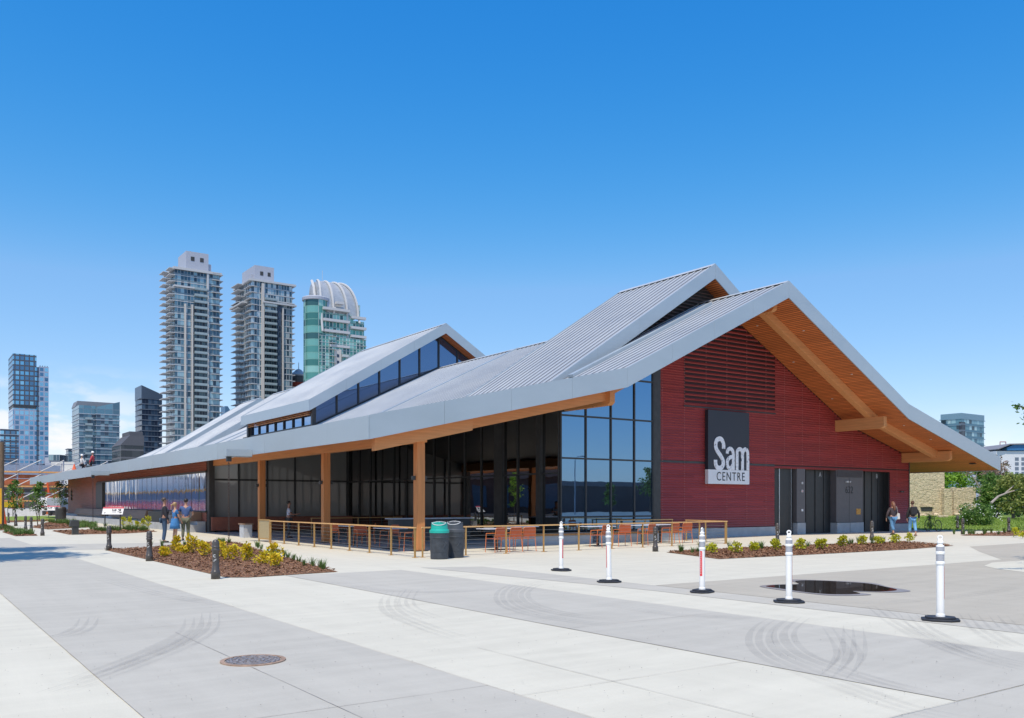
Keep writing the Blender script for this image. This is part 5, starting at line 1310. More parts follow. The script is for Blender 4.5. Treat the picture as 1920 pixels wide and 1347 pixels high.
# overhanging branch, top right: a tree just outside the frame
x, y = S(2120, 22); t = thing('street_tree', 'tree at the right photo edge whose leafy branch tip hangs into the sky', 'tree', (x, y, 0))
tm = MB(); cm = MB(); tip = Vector((*S(1912, 20), Z(762, 20)))-Vector((x, y, 0))
tm.tube([(0, 0, 0), (0, 0, 2), (.1, 0, 4), (0, .1, 6.2)], [.2, .16, .11, .04], 8); tm.tube([(0, 0, 2.6), tuple(tip*.5+Vector((0, 0, 1.5))), tuple(tip)], [.08, .045, .012], 7); tm.tube([tuple(tip*.6+Vector((0, 0, 1.2))), tuple(tip*.9+Vector((0, 0, .5)))], [.03, .008], 6)
for k in range(26):
    a = k*2.4; c = (1.9*rnd(.3, 1)*math.cos(a), 1.9*rnd(.3, 1)*math.sin(a), rnd(3.6, 7.0)); leaves(cm, c, .8, .6, 120, .12, .2)
for f in (.62, .72, .80, .88, .94, 1.0):
    c = tip*f+Vector((rnd(-.05, .05), rnd(-.05, .05), (1-f)*1.2)); leaves(cm, c, .34 if f < .9 else .17, .24 if f < .9 else .14, 60 if f < .9 else 34, .085, .1)
tm.build('trunk', M('bark', (.11, .085, .065)), t, local=True); cm.build('crown', m_lf1, t, local=True)
# two tall trees left of the frame that throw the shade on the paving
for (x, y, h, cr, l) in ((-2.7, 26.6, 17.5, 3.7, 'tall tree left of the view, throwing shade over the paving by the bollards'), (-2.3, 31.5, 16.5, 3.3, 'second tall tree left of the view, nearer, shading the paving edge')):
    tree(l, x, y, h, cr, m_lf1, 6500, .26, .16, .62, 14, gap=.7)
for (x, y) in ((1.2, 72), (.4, 64)): tree('slim tree left of the view, mirrored in the side glass, %s' % ('farther' if y > 70 else 'nearer'), x, y, 4.5, .9, m_lf2, 1200, .14, .05, .25, 8, gap=.5)
# ------------------------------------------------------------------ stone ruin
def stonemat():
    m, nt, b = newmat('sandstone'); v = _coord(nt)
    br = nt.nodes.new('ShaderNodeTexBrick'); br.inputs['Scale'].default_value = 1; br.inputs['Brick Width'].default_value = .75; br.inputs['Row Height'].default_value = .26; br.inputs['Mortar Size'].default_value = .035; br.inputs['Mortar Smooth'].default_value = .4
    br.inputs['Color1'].default_value = (.72, .58, .39, 1); br.inputs['Color2'].default_value = (.52, .41, .27, 1); br.inputs['Mortar'].default_value = (.30, .235, .155, 1); br.inputs['Bias'].default_value = -.3
    sx = nt.nodes.new('ShaderNodeSeparateXYZ'); nt.links.new(v, sx.inputs[0]); cb = nt.nodes.new('ShaderNodeCombineXYZ')
    wob = _math(nt, 'MULTIPLY', _noise(nt, v, .9, 5), 1.3)
    nt.links.new(_math(nt, 'ADD', sx.outputs[0], wob), cb.inputs[0]); nt.links.new(_math(nt, 'ADD', sx.outputs[2], wob), cb.inputs[1]); nt.links.new(cb.outputs[0], br.inputs['Vector'])
    n2 = _range(nt, _noise(nt, v, 2.2, 7, .7), .35, .7); c = _mix(nt, _math(nt, 'MULTIPLY', n2, .55), br.outputs['Color'], (.78, .66, .46))
    nt.links.new(c, b.inputs['Base Color']); b.inputs['Roughness'].default_value = .9
    bp = nt.nodes.new('ShaderNodeBump'); bp.inputs['Distance'].default_value = .08; nt.links.new(n2, bp.inputs['Height']); nt.links.new(bp.outputs[0], b.inputs['Normal']); return m
m_stone = stonemat()
s_ = 112.; x, y = S(1780, s_); ru = thing('stone_ruin', 'broken pale sandstone wall with stepped top and square buttress on the lawn', 'ruin', (x, y, 0), AW)
def rx(px): return (px-1780)/FPX*s_
def ragged(px0, px1, pyt, py0=968, y0=0, y1=.7, holes=()):
    mb = MB(); x0, x1 = rx(px0), rx(px1); n = int((x1-x0)/.35)+1; pts = [(x0, Z(py0, s_))]
    for i in range(n+1): pts.append((x0+(x1-x0)*i/n, Z(pyt, s_)+rnd(-.14, .10)))
    pts.append((x1, Z(py0, s_))); pts[0] = (x0, -.1); pts[-1] = (x1, -.1); mb.prism(pts, y0, y1, 'y'); return mb
ragged(1690, 1771, 885).build('tall_wall', m_stone, ru, local=True); ragged(1771, 1788, 922).build('low_wall', m_stone, ru, local=True); ragged(1786, 1830, 914).build('end_wall', m_stone, ru, local=True)
ragged(1765, 1779, 918, y0=-.7, y1=0).build('buttress', m_stone, ru, local=True)
MB().box(rx(1727), rx(1748), -.03, .1, Z(959, s_), Z(951, s_)).build('dark_opening', m_black, ru, local=True)
MB().box(rx(1725), rx(1750), -.12, .1, Z(951, s_), Z(948, s_)).build('lintel', m_stone, ru, local=True)
rb_ = MB()
for i in range(46):
    px = random.choice((rnd(1700, 1760), rnd(1788, 1822))); r_ = rnd(.12, .38); rb_.ball((rx(px), -rnd(.1, 1.6), r_*.4), r_, 7, 5, (1.2, 1, .7))
rb_.build('fallen_stones', m_stone, ru, local=True)
gs = thing('stone_slab', 'flat pale stone lying on the lawn before the ruin', 'stone', (*S(1768, 98), 0)); MB().box(-.6, .6, -.3, .3, 0, .25).build('slab', m_stone, gs, local=True, bevel=.05)
# ------------------------------------------------------------------ city towers
_slabcache = {}
def tower(label, x0, x1, y0, y1, zt, nf, glassm, slabm, over=.3, slabh=.45, tongues=(), balcony=None, railm=None, cat='tower', name='residential_tower', core=None, z0=0.):
    """glazed core, one projecting slab per floor with balcony tongues, balconies on the street front"""
    t = thing(name, label, cat, ((x0+x1)/2, y0, z0)); cx = (x0+x1)/2
    MB().box(x0-cx, x1-cx, 0, y1-y0, 0, zt-z0).build('glazed_walls', glassm, t, local=True)
    fh = (zt-z0)/nf; sl = MB(); sl.box(x0-cx-over, x1-cx+over, -over, y1-y0+over, -slabh/2, slabh/2)
    for (fx0, fx1, d) in tongues:
        if fx0 is None: sl.box(x0-cx-d, x0-cx-over+.05, (y1-y0)*fx1[0], (y1-y0)*fx1[1], -slabh/2+.01, slabh/2-.01)
        elif fx1 is None: sl.box(x1-cx+over-.05, x1-cx+d, (y1-y0)*fx0[0], (y1-y0)*fx0[1], -slabh/2+.01, slabh/2-.01)
        else: sl.box(x0-cx+(x1-x0)*fx0, x0-cx+(x1-x0)*fx1, -d, -over+.05, -slabh/2+.01, slabh/2-.01)
    first = sl.build('floor_slab', slabm, t, local=True); first.location = (0, 0, fh)
    bal = None
    if balcony:
        fx0, fx1, d = balcony; bm = MB(); xa, xb = x0-cx+(x1-x0)*fx0, x0-cx+(x1-x0)*fx1
        bm.box(xa, xb, -d, -over-.02, -.12, .12); bm.box(xa, xb, -d-.06, -d, .12, 1.15); bm.box(xa, xa+.12, -d, -over, .12, 1.15); bm.box(xb-.12, xb, -d, -over, .12, 1.15)
        bal = bm.build('balcony', railm or slabm, t, local=True); bal.location = (0, 0, fh)
    for i in range(2, nf+1):
        if i < nf+1:
            c = first.copy(); scene.collection.objects.link(c); c.parent = t; c.location = (0, 0, fh*i)
        if bal and i < nf-2:
            c = bal.copy(); scene.collection.objects.link(c); c.parent = t; c.location = (0, 0, fh*i)
    return t, cx
GL = [(.05, .11, .15), (.12, .22, .28), (.22, .35, .40), (.07, .13, .18), (.32, .46, .50), (.03, .06, .09)]
f1 = facade('facade_teal', 1.5, 3.05, GL, (.38, .42, .46), (.16, .22, .26), .10, .16)
f1b = facade('facade_recess', 1.3, 3.05, [(.03, .045, .06), (.05, .075, .09), (.09, .13, .14), (.025, .03, .04)], (.16, .17, .18), (.10, .11, .12), .12, .25)
m_slabw = M('slab_white', (.52, .53, .54), .7, var=.05); m_slabg = M('slab_grey', (.34, .36, .39), .7, var=.06); m_railg = M('balcony_glass', (.30, .37, .39), .2, var=.12, scale=.8)
m_pil = M('cream_pilaster', (.56, .53, .49), .7, var=.04); m_pent = M('penthouse_grey', (.40, .43, .50), .7, var=.04)
def add(par, mb, name, mat): return mb.build(name, mat, par)
# tallest: px 303-418
t1, cx = tower('tallest residential tower with pale balconies and a plain grey block on its roof', 107.8, 128.7, 431.1, 448.1, 112.3, 37, f1, m_slabw, .12, .30, tongues=((None, (.0, .42), 2.6), (None, (.55, 1.0), 3.2), (.82, 1.0, 1.2), ((.0, .5), None, 1.7)), balcony=(.42, .70, 1.5), railm=m_railg)
add(t1, MB().box(116.4, 122.6, 430.62, 431.09, 0, 98), 'recessed_bay', f1b)
for xa in (112.4, 115.6, 122.9): add(t1, MB().box(xa-.35, xa+.35, 430.2, 431.09, 0, 103 if xa > 120 else 96), 'pilaster', m_pil)
add(t1, MB().box(107.2, 123.2, 430.2, 449, 103.6, 104.4).box(106.9, 129.4, 429.9, 449.3, 111.8, 112.9).box(122.4, 123.2, 430.1, 431, 104, 112), 'crown_frame', m_slabw)
ph = add(t1, MB().box(113.1, 123.6, 432.0, 446.5, 112.9, 121.6).box(123.6, 125.2, 433, 440, 112.9, 117), 'penthouse', m_pent)
add(t1, MB().box(115.3, 117.0, 431.9, 431.99, 117.2, 119.2).box(119.6, 121.3, 431.9, 431.99, 117.2, 119.2), 'penthouse_window', m_black)
add(t1, MB().box(116, 116.3, 436, 436.3, 121.6, 122.8), 'vent_pipe', m_black)
# its sister: px 442-549
t2, cx = tower('second tall residential tower with a cream vertical strip left of its balcony stack', 145.7, 166.8, 435.1, 460.4, 113.1, 37, facade('facade_grey', 1.4, 3.05, [(.06, .12, .16), (.14, .23, .28), (.35, .46, .50), (.05, .08, .11), (.20, .30, .35), (.48, .54, .56)], (.50, .53, .55), (.30, .34, .38), .16, .2), m_slabw, .12, .30, tongues=((None, (.0, .35), 1.2), (None, (.45, .9), 3.4), ((.0, .5), None, 1.6), (0, .12, 1.0)), balcony=(.30, .60, 1.4), railm=m_railg)
add(t2, MB().box(152.0, 158.6, 434.6, 435.09, 0, 98), 'recessed_bay', f1b)
add(t2, MB().box(158.7, 161.0, 434.62, 435.09, 0, 102), 'dark_bay', facade('facade_dark', 1.2, 3.05, [(.04, .07, .12), (.06, .10, .16), (.03, .05, .08)], (.12, .15, .2), (.07, .09, .12), .1, .12))
for xa, zz_, ww in ((151.2, 112, .65), (161.6, 101, .35)): add(t2, MB().box(xa-ww, xa+ww, 434.1, 435.09, 0, zz_), 'pilaster', m_pil)
add(t2, MB().box(151, 168.6, 433.6, 461, 102.3, 103.1).box(144.6, 168.4, 433.9, 461.4, 112.6, 113.6).box(142.6, 146, 440, 461, 102.3, 103.1), 'crown_frame', m_slabw)
add(t2, MB().box(148.2, 158.2, 438, 457.6, 113.6, 121.6).box(146.9, 148.2, 440, 452, 113.6, 117.2), 'penthouse', m_pent)
add(t2, MB().box(151.0, 152.6, 437.9, 437.99, 116.8, 118.8).box(154.9, 156.4, 437.9, 437.99, 116.8, 118.8), 'penthouse_window', m_black)
# green glass tower with the vaulted top: px 569-686
GG = [(.06, .20, .175), (.10, .30, .26), (.18, .42, .36), (.05, .13, .13), (.30, .54, .47)]
fg3 = facade('facade_green', 1.8, 3.2, GG, (.66, .68, .67), (.20, .33, .30), .14, .16)
t3, cx = tower('green glass tower with white bands and a vaulted grey roof crossed by white ribs', 166.5, 190.4, 398.1, 414, 82.0, 26, fg3, M('slab_pale', (.50, .54, .54), .7), .12, .18, tongues=((.93, 1.0, 1.4), (.20, .33, 1.6)), balcony=(.46, .60, 1.1), railm=M('slab_pale', (.5, .54, .54)))
t3['label'] = 'green glass tower with white bands and a vaulted grey roof crossed by white ribs'
add(t3, MB().box(173.6, 177.2, 397.5, 398.09, 0, 76), 'beige_wall', m_pil)
wn_ = MB()
for i in range(22): z = 6+i*3.15; wn_.box(174.9, 176.0, 397.4, 397.49, z, z+1.4)
add(t3, wn_, 'small_windows', M('window_navy', (.03, .05, .09), .3))
dr = MB().lathe([(5.9, 0), (5.9, 99.2)], (167.0, 404.6, 0), 28); add(t3, dr, 'round_corner', facade('facade_green2', 2.2, 3.2, GG, (.55, .58, .56), (.14, .32, .28), .07, .10))
add(t3, MB().lathe([(6.0, 99.2), (6.5, 99.4), (6.6, 100.6), (6.2, 101.0), (0.1, 101.2)], (167.0, 404.6, 0), 28), 'round_cornice', m_pent)
bn = MB()
for (xa, xb, z, d) in ((171.4, 181.6, 77.6, .6), (168.6, 181.6, 84.6, .7), (168.2, 181.6, 89.8, .8), (168.0, 181.6, 95.2, .9), (182.6, 190.6, 83.4, .4), (182.6, 190.6, 87.6, .4), (182.6, 190.4, 92.6, .4), (174.6, 178.6, 98.6, .8)): bn.box(xa, xb, 398.1-d, 399.5, z-.6, z+.6)
add(t3, bn, 'white_bands', m_slabw)
add(t3, MB().box(167.5, 184.2, 399.2, 414, 82, 93.6), 'upper_floors', fg3); add(t3, MB().box(184.0, 190.2, 399.6, 414, 82, 91.2), 'right_shoulder', fg3); add(t3, MB().box(170.6, 188.6, 400.8, 414, 93.6, 99.5), 'vault_base', fg3)
def crown(u, t):
    a = t*math.pi/2; z = 93+17.6*math.sin(a); f = 1-math.cos(a)
    x0_ = 167.6+1.8*f; x1_ = 187.0-6.4*f; return Vector((x0_+(x1_-x0_)*u, 399.8+9.5*f, z))
vlt = MB(); n_ = 14
for i in range(n_):
    for k in range(6):
        vlt.quad(crown(k/6, i/n_), crown((k+1)/6, i/n_), crown((k+1)/6, (i+1)/n_), crown(k/6, (i+1)/n_))
    for u_ in (0, 1):
        a_, b_3 = crown(u_, i/n_), crown(u_, (i+1)/n_); vlt.quad(a_, b_3, Vector((b_3.x, 416, b_3.z)), Vector((a_.x, 416, a_.z)))
c0_, c1_ = crown(0, 1), crown(1, 1); vlt.quad(c0_, c1_, Vector((c1_.x, 416, c1_.z)), Vector((c0_.x, 416, c0_.z)))
add(t3, vlt, 'vaulted_roof', M('vault_grey', (.42, .45, .48), .45, metal=.3, var=.10, scale=.6))
rbm = MB()
for u_, zl in ((0, 84), (.33, 96), (.70, 15), (1, 90)):
    pts = [crown(u_, k/12)+Vector((0, -.5, .2)) for k in range(13)]; b0 = pts[0]; rbm.tube([(b0.x, 397.7, zl), (b0.x, 398.6, (zl+93)/2)]+pts, .55, 6)
rbm.tube([(166.4, 404, 99), (167.4, 408, 107), (168.4, 413, 111.4)], .7, 6); rbm.tube([tuple(crown(0, 1)), tuple(crown(1, 1))], .35, 6)
add(t3, rbm, 'white_rib', m_slabw)
an = MB()
for xa, zt_ in ((168, 104.5), (165.2, 103.5), (170.5, 112)): an.tube([(xa, 405, 100), (xa, 405, zt_+3)], .09, 5)
add(t3, an, 'antenna', m_slabw)
# far left tower, dark above and pale below: px 15-91
bl = [(.10, .30, .50), (.15, .42, .64), (.24, .54, .74), (.08, .20, .34)]
fa = facade('facade_dark_frame', 2.9, 3.4, bl, (.075, .09, .12), (.075, .09, .12), .28, .30); fb = facade('facade_pale_frame', 2.9, 3.4, bl, (.34, .39, .50), (.34, .39, .50), .26, .28)
t4 = thing('office_tower', 'leftmost tall tower, dark framed in its upper half and pale framed below', 'tower', (72, 686.7, 0))
add(t4, MB().box(65.3, 79.6, 686.7, 716, 68.6, 101.2).box(65.3, 79.6, 686.7, 716, 101.2, 103.6), 'dark_upper_block', fa); add(t4, MB().box(65.35, 79.55, 686.8, 716, 0, 66.4), 'pale_lower_block', fb); add(t4, MB().box(65.6, 79.3, 687.2, 716, 66.4, 68.6), 'recess_band', m_dark)
add(t4, MB().box(79.65, 81.3, 687.2, 709, 0, 95.5).box(81.3, 87.0, 686.8, 709, 0, 29), 'dark_link', fa); add(t4, MB().box(81.3, 87.0, 686.4, 709, 29, 96), 'pale_wing', fb)
rp_ = MB()
for xa in (82, 83.5, 85, 86.4): rp_.box(xa, xa+.4, 690, 690.4, 96, 97.2)
add(t4, rp_, 'roof_plant', m_black)
# blue grey mid towers
fc = facade('facade_blue', 1.6, 2.55, [(.05, .11, .17), (.08, .17, .24), (.14, .26, .33), (.04, .07, .11), (.20, .30, .36)], (.14, .18, .22), (.10, .15, .19), .08, .12)
t5, cx = tower('mid rise blue glass tower with slanted top and pale floor lines, left of the building', 70.8, 80.2, 414.3, 434, 40.0, 16, fc, M('slab_steel', (.42, .46, .52), .5), .22, .28, tongues=((.0, .0, 0),) if False else ())
add(t5, MB().prism([(64.4, 0), (70.8, 0), (70.8, 40), (64.4, 40)], 416, 434, 'y'), 'left_wing', fc)
wl_ = MB()
for i in range(16): wl_.box(64.1, 70.9, 415.7, 434, 2.5*(i+1)-.14, 2.5*(i+1)+.14)
add(t5, wl_, 'wing_slabs', M('slab_steel', (.42, .46, .52)))
blc = MB()
for i in range(15): z = 2.5*(i+1); blc.box(66.6, 69.6, 414.9, 416, z-.12, z+.12); blc.box(66.6, 69.6, 414.8, 414.9, z+.1, z+.9)
add(t5, blc, 'balcony_stack', m_railg)
add(t5, MB().box(64.3, 70.8, 416, 434, 40, 43.6).prism([(70.8, 40), (80.3, 40), (80.3, 45.8), (70.8, 43.0)], 414.2, 434, 'y'), 'slanted_crown', facade('facade_crown', 3.2, 6, [(.10, .22, .30), (.14, .28, .36), (.08, .16, .22)], (.2, .25, .3), (.15, .22, .28), .05, .05))
add(t5, MB().prism([(64.1, 43.6), (70.9, 43.6), (80.4, 46.2), (65, 46.2)], 424, 434.5, 'y'), 'sloped_roof', M('roof_slate', (.22, .22, .24), .6))
t6, cx = tower('dark slim tower with pointed top, just left of the tallest tower', 103.0, 112.9, 477.2, 492, 55.0, 20, facade('facade_navy', 1.5, 2.75, [(.035, .06, .10), (.05, .09, .15), (.10, .16, .24), (.03, .045, .08)], (.07, .09, .13), (.06, .085, .13), .08, .14), M('slab_navy', (.17, .21, .27), .5), .2, .25, tongues=((None, (0, .5), 1.0),))
add(t6, MB().prism([(102.8, 55), (113.1, 55), (113.1, 57.6), (102.8, 61.8)], 477.0, 492.2, 'y'), 'pointed_crown', M('crown_navy', (.10, .14, .20), .3, metal=.3))
t7 = thing('office_building', 'low dark office building with slanting roof bands between the two blue towers', 'building', (77.8, 374, 0))
add(t7, MB().box(73, 81.5, 374.3, 392, 0, 24.5), 'walls', facade('facade_lowdark', 3.0, 3.2, [(.03, .04, .05), (.05, .06, .07)], (.04, .04, .05), (.13, .13, .14), .05, .2)); add(t7, MB().prism([(72.8, 24.5), (81.6, 24.5), (81.6, 28.6), (76.4, 28.6)], 374.2, 392, 'y').box(76.5, 81.5, 376, 390, 28.6, 30.2), 'slanted_roof', M('roof_charcoal', (.10, .10, .11), .6))
t8, cx = tower('narrow dark tower seen between the leftmost towers, behind the roof tip', 80.2, 83.6, 554.2, 562, 32.3, 11, fc, M('slab_navy', (.17, .21, .27)), .5, .3)
t0, cx = tower('partly hidden blue tower at the left photo edge behind the pale framed tower', 50.5, 60.0, 598, 624, 45.1, 15, fa, m_slabg, .2, .3)
MB().box(53, 58, 600, 612, 0, 30).build('lower_block', m_pent, t0)
t9, cx = tower('blue glass apartment tower right of the gable, beyond the roof tip', 446.2, 469.1, 236.9, 247.6, 44.6, 14, facade('facade_sky', 2.6, 3.2, [(.07, .16, .21), (.12, .26, .32), (.30, .48, .52), (.05, .08, .10), (.20, .36, .42), (.42, .58, .60)], (.12, .24, .30), (.10, .21, .27), .16, .28), M('slab_teal', (.16, .26, .32), .5), .25, .25, tongues=(((0, .5), None, 1.4), (None, (.6, 1.0), 1.6)))
add(t9, MB().box(446.0, 449.6, 236.5, 238, 0, 43), 'balcony_corner', facade('facade_shadow', 2.4, 3.2, [(.03, .04, .06), (.06, .07, .09)], (.05, .06, .08), (.14, .18, .22), .1, .2)); add(t9, MB().box(446.1, 469.2, 236.8, 247.7, 44.6, 47.6), 'plant_screen', M('screen_teal', (.17, .29, .36), .4, var=.1))
# white block with blue hipped roof, right edge
s_ = 200.; x, y = S(1895, s_); wb = thing('white_building', 'white block with blue roof edge at the right photo edge', 'building', (x, y, 0), AW)
q = lambda px: (px-1895)/FPX*s_
MB().box(q(1868), q(1960), 0, 18, 0, Z(846, s_)).build('walls', M('white_wall', (.66, .68, .72), .7, var=.03), wb, local=True)
MB().prism([(q(1886), Z(845, s_)), (q(1960), Z(845, s_)), (q(1960), Z(832, s_)), (q(1905), Z(832, s_)), (q(1886), Z(840, s_))], -.4, 18, 'y').build('blue_fascia', M('blue_metal', (.03, .16, .36), .5), wb, local=True)
MB().prism([(q(1868), Z(842, s_)), (q(1890), Z(832.5, s_)), (q(1960), Z(831, s_)), (q(1960), Z(833, s_)), (q(1891), Z(834.5, s_)), (q(1868), Z(843.5, s_))], -.8, 18, 'y').build('roof_edge', M('roof_slate', (.22, .22, .24)), wb, local=True)
wi = MB()
for i in range(5):
    for (pa, pb) in ((1903, 1910), (1915, 1930)): wi.box(q(pa), q(pb), -.05, -.01, Z(858+i*9+6, s_), Z(858+i*9, s_))
wi.build('windows', M('window_slate', (.14, .18, .24), .2), wb, local=True)
MB().tube([(q(1898), 5, Z(832, s_)), (q(1898), 5, Z(826, s_)), (q(1909), 5, Z(826, s_)), (q(1909), 5, Z(832, s_))], .12, 5).build('roof_frame', M('red_frame', (.35, .12, .12)), wb, local=True)
# red and white stadium top behind the roof
x, y = S(560, 470); t = thing('red_tower_top', 'red and white round roof peeping over the metal roof left of the green tower', 'building', (x, y, 0))
MB().lathe([(5.4, 0), (5.4, Z(722, 470)), (5.6, Z(719, 470))], n=24).build('red_drum', M('signal_red', (.42, .06, .03), .6), t, local=True); MB().lathe([(5.0, Z(719, 470)), (5.0, Z(707, 470))], n=24).build('dark_ring', m_dark, t, local=True)
MB().lathe([(4.4, Z(707, 470)), (4.8, Z(704, 470)), (2.2, Z(697, 470)), (1.5, Z(694, 470)), (.2, Z(692, 470)), (.15, Z(680, 470))], n=24).build('white_cap', m_slabw, t, local=True)
x, y = S(452, 500); t = thing('blue_roof_block', 'sliver of a blue pointed block left of the second tower', 'building', (x, y, 0)); MB().prism([(-9, 0), (-2, 0), (-2, 47), (-7.5, 56), (-9, 56)], 0, 8, 'y').build('walls', M('blue_metal2', (.10, .22, .36), .4), t, local=True)
# pale low buildings behind the far end
x, y = S(112, 300); t = thing('low_white_hall', 'low pale hall with tiny dark windows behind the scaffolding', 'building', (x, y, 0), AW)
MB().box(-7, 22, 0, 10, 0, Z(882, 300)).build('walls', M('hall_white', (.60, .60, .60), .7), t, local=True); wi = MB()
for r_ in range(3):
    for i in range(26): wi.box(-6.6+i*1.05, -6.1+i*1.05, -.05, -.01, Z(888+r_*7+4, 300), Z(888+r_*7, 300))
wi.build('small_windows', m_dark, t, local=True); MB().box(-4, 4, 2, 8, Z(882, 300), Z(866, 300)).build('roof_block', M('hall_cream', (.62, .60, .55), .7), t, local=True)
x, y = S(100, 420); t = thing('far_grey_block', 'small grey block with glass top beyond the white hall', 'building', (x, y, 0), AW); MB().box(-4, 3, 0, 8, 0, Z(858, 420)).build('walls', m_pent, t, local=True); MB().box(-2, 3.4, -.5, 8, Z(864, 420), Z(853, 420)).build('glass_top', f1, t, local=True)
# ------------------------------------------------------------------ construction site at the left
br_ = thing('brick_building', 'orange brick building under repair behind the scaffolding at the left edge', 'building', (2, 141, 0))
m_brick = M('orange_brick', (.52, .15, .06), .85, var=.2, scale=1.2, bump=.1)
MB().box(9.5, 19.2, 141, 160, 0, 5.6).build('walls', m_brick, br_); MB().box(9.5, 19.4, 140.8, 160, 5.6, 7.0).build('glass_parapet', M('site_parapet', (.30, .36, .46), .4, var=.1), br_)
wi = MB()
for i in range(2): wi.box(10.7+i*4.1, 13.3+i*4.1, 140.9, 140.99, .6, 3.6)
wi.build('window', m_dark, br_); MB().box(9.5, 30, 140.7, 141.3, 3.55, 4.1).build('ledge', m_dark, br_)
MB().box(19.4, 34, 143, 160, 0, 4.4).build('dark_wing', M('dark_wing', (.10, .07, .06), .8, var=.5, scale=.6), br_)
sc = thing('scaffolding', 'tall steel scaffolding with orange planks in front of the brick building', 'scaffolding', (8, 132, 0))
m_tube = M('scaffold_tube', (.34, .37, .46), .4, metal=.4); m_plank = M('scaffold_plank', (.85, .42, .15), .7, var=.15)
def sx_(px, s_=126): return S(px, s_)
ys = 131.0; xs = [7.6+i*2.7 for i in range(8)]
for i, x in enumerate(xs):
    MB().tube([(x, ys, 0), (x, ys, 7.4)], .07, 6).build('upright', m_tube, sc); MB().tube([(x, ys+1.6, 0), (x, ys+1.6, 7.0)], .06, 6).build('upright', m_tube, sc)
for z in (1.9, 3.8, 5.7): MB().box(xs[0], xs[-1], ys-.1, ys+1.5, z-.09, z+.09).build('plank', m_plank, sc)
for z in (.9, 2.9, 4.8, 6.8): MB().tube([(xs[0], ys-.06, z), (xs[-1], ys-.06, z)], .045, 6).build('guard_rail', m_tube, sc)
for i in range(7):
    db = MB()
    for z in (.1, 2.0, 3.9, 5.8): db.tube([(xs[i], ys-.1, z), (xs[i+1], ys-.1, z+1.5)], .06, 6)
    db.build('brace', M('brace_pale', (.62, .60, .58), .5), sc)
ob = MB()
for (px, py0, py1) in ((74, 893, 925), (8, 932, 962)): x, y = S(px, 124); ob.tube([(x, 130.6, Z(py1, 124)), (x-.25, 130.6, Z(py0, 124))], .12, 6)
ob.build('orange_chute', M('signal_orange', (.80, .12, .03), .5), sc)
# trailer
x, y = S(88, 116); t = thing('box_trailer', 'white box trailer parked behind the middle young tree', 'trailer', (x, y, 0), AW+R(12))
MB().box(-1.2, 1.6, 0, 2.4, .75, 2.3).build('box', m_white, t, local=True, bevel=.04); MB().box(-1.2, 1.6, -.02, 2.4, .55, .74).build('skirt', m_slabg, t, local=True)
for xx in (-.5, .9): MB().lathe([(.36, -.12), (.36, .12)], n=18).build('wheel', m_black, t, local=True).location = (xx, .1, .36)
for w_ in [c for c in t.children if c.name.startswith('wheel')]: w_.rotation_euler = (R(90), 0, 0)
x, y = S(101, 112); t = thing('parked_truck', 'grey backed vehicle right of the white box trailer', 'truck', (x, y, 0), AW)
MB().box(-.9, .9, 0, 3.5, .8, 2.25).build('box', m_slabg, t, local=True, bevel=.04); MB().box(-.85, .85, .2, 3.3, .4, .79).build('chassis', m_black, t, local=True)
for xx in (-.7, .7):
    o = MB().lathe([(.34, -.12), (.34, .12)], n=18).build('wheel', m_black, t, local=True); o.location = (xx, .5, .34); o.rotation_euler = (0, R(90), 0)
x, y = S(91, 100); t = thing('stop_sign', 'small red round sign on a thin post before the trailer', 'sign', (x, y, 0)); MB().tube([(0, 0, 0), (0, 0, 1.0)], .03, 6).build('pole', m_steel, t, local=True); MB().lathe([(.22, -.02), (.22, .02)], n=8).build('disc', M('sign_red', (.55, .02, .03), .4), t, local=True)
for c in t.children:
    if c.name.startswith('disc'): c.location = (0, -.05, 1.15); c.rotation_euler = (R(90), 0, AW)
for i, px in enumerate((14.5, 24)):
    x, y = S(px, 105); t = thing('yellow_marker', 'yellow square marker behind the leftmost young tree, %s of two' % ('left' if i == 0 else 'right'), 'marker', (x, y, 0)); MB().box(-.35, .35, -.1, .1, 1.1, 1.75).build('plate', M('marker_yellow', (.80, .50, .02), .5), t, local=True); MB().tube([(0, 0, 0), (0, 0, 1.1)], .04, 6).build('pole', m_steel, t, local=True)
bw_ = thing('concrete_barrier', 'pale concrete barrier line along the site fence at the left', 'barrier', (8, 128, 0)); MB().prism([(125.6, 0), (126.4, 0), (126.15, .9), (125.85, .9)], 9.8, 15.2, 'x').build('barrier', M('barrier_pale', (.60, .58, .55), .8), bw_)
# pole at the very left
x, y = S(2.5, 56); t = thing('utility_pole', 'weathered brown pole at the left photo edge', 'pole', (x, y, 0)); MB().tube([(0, 0, 0), (.03, 0, 5.5)], [.16, .13], 12).build('pole', M('pole_brown', (.16, .11, .07), .9, var=.4, scale=5, stretch=(6, 6, .6)), t, local=True)
x, y = S(-6, 52); t = thing('orange_banner', 'yellow orange banner at the left photo edge beside the pole', 'banner', (x, y, 0)); MB().box(-.1, .25, -.02, .02, .4, 2.5).build('cloth', M('banner_orange', (.80, .42, .02), .6), t, local=True); MB().tube([(-.1, 0, 0), (-.1, 0, 2.6)], .025, 6).build('pole', m_steel, t, local=True)
x, y = S(9, 60); t = thing('traffic_post', 'leaning orange post beside the brown pole', 'post', (x, y, 0)); MB().tube([(-.12, 0, 1.5), (.05, 0, .1)], [.07, .09], 8).build('post', M('signal_orange', (.80, .12, .03)), t, local=True); MB().lathe([(.2, 0), (.2, .06)], n=8).build('base', m_black, t, local=True)
# orange cone shape on the far roof edge
x, y = 13.0, 86.5; t = thing('safety_cone', 'orange cone standing on the roof edge left of the roof workers', 'cone', (x, y, ztop(13.2)+.02)); MB().lathe([(.22, 0), (.22, .03), (.17, .04), (.04, .5), (.03, .5)], n=16).build('cone', M('cone_orange', (.85, .16, .06), .5), t, local=True)
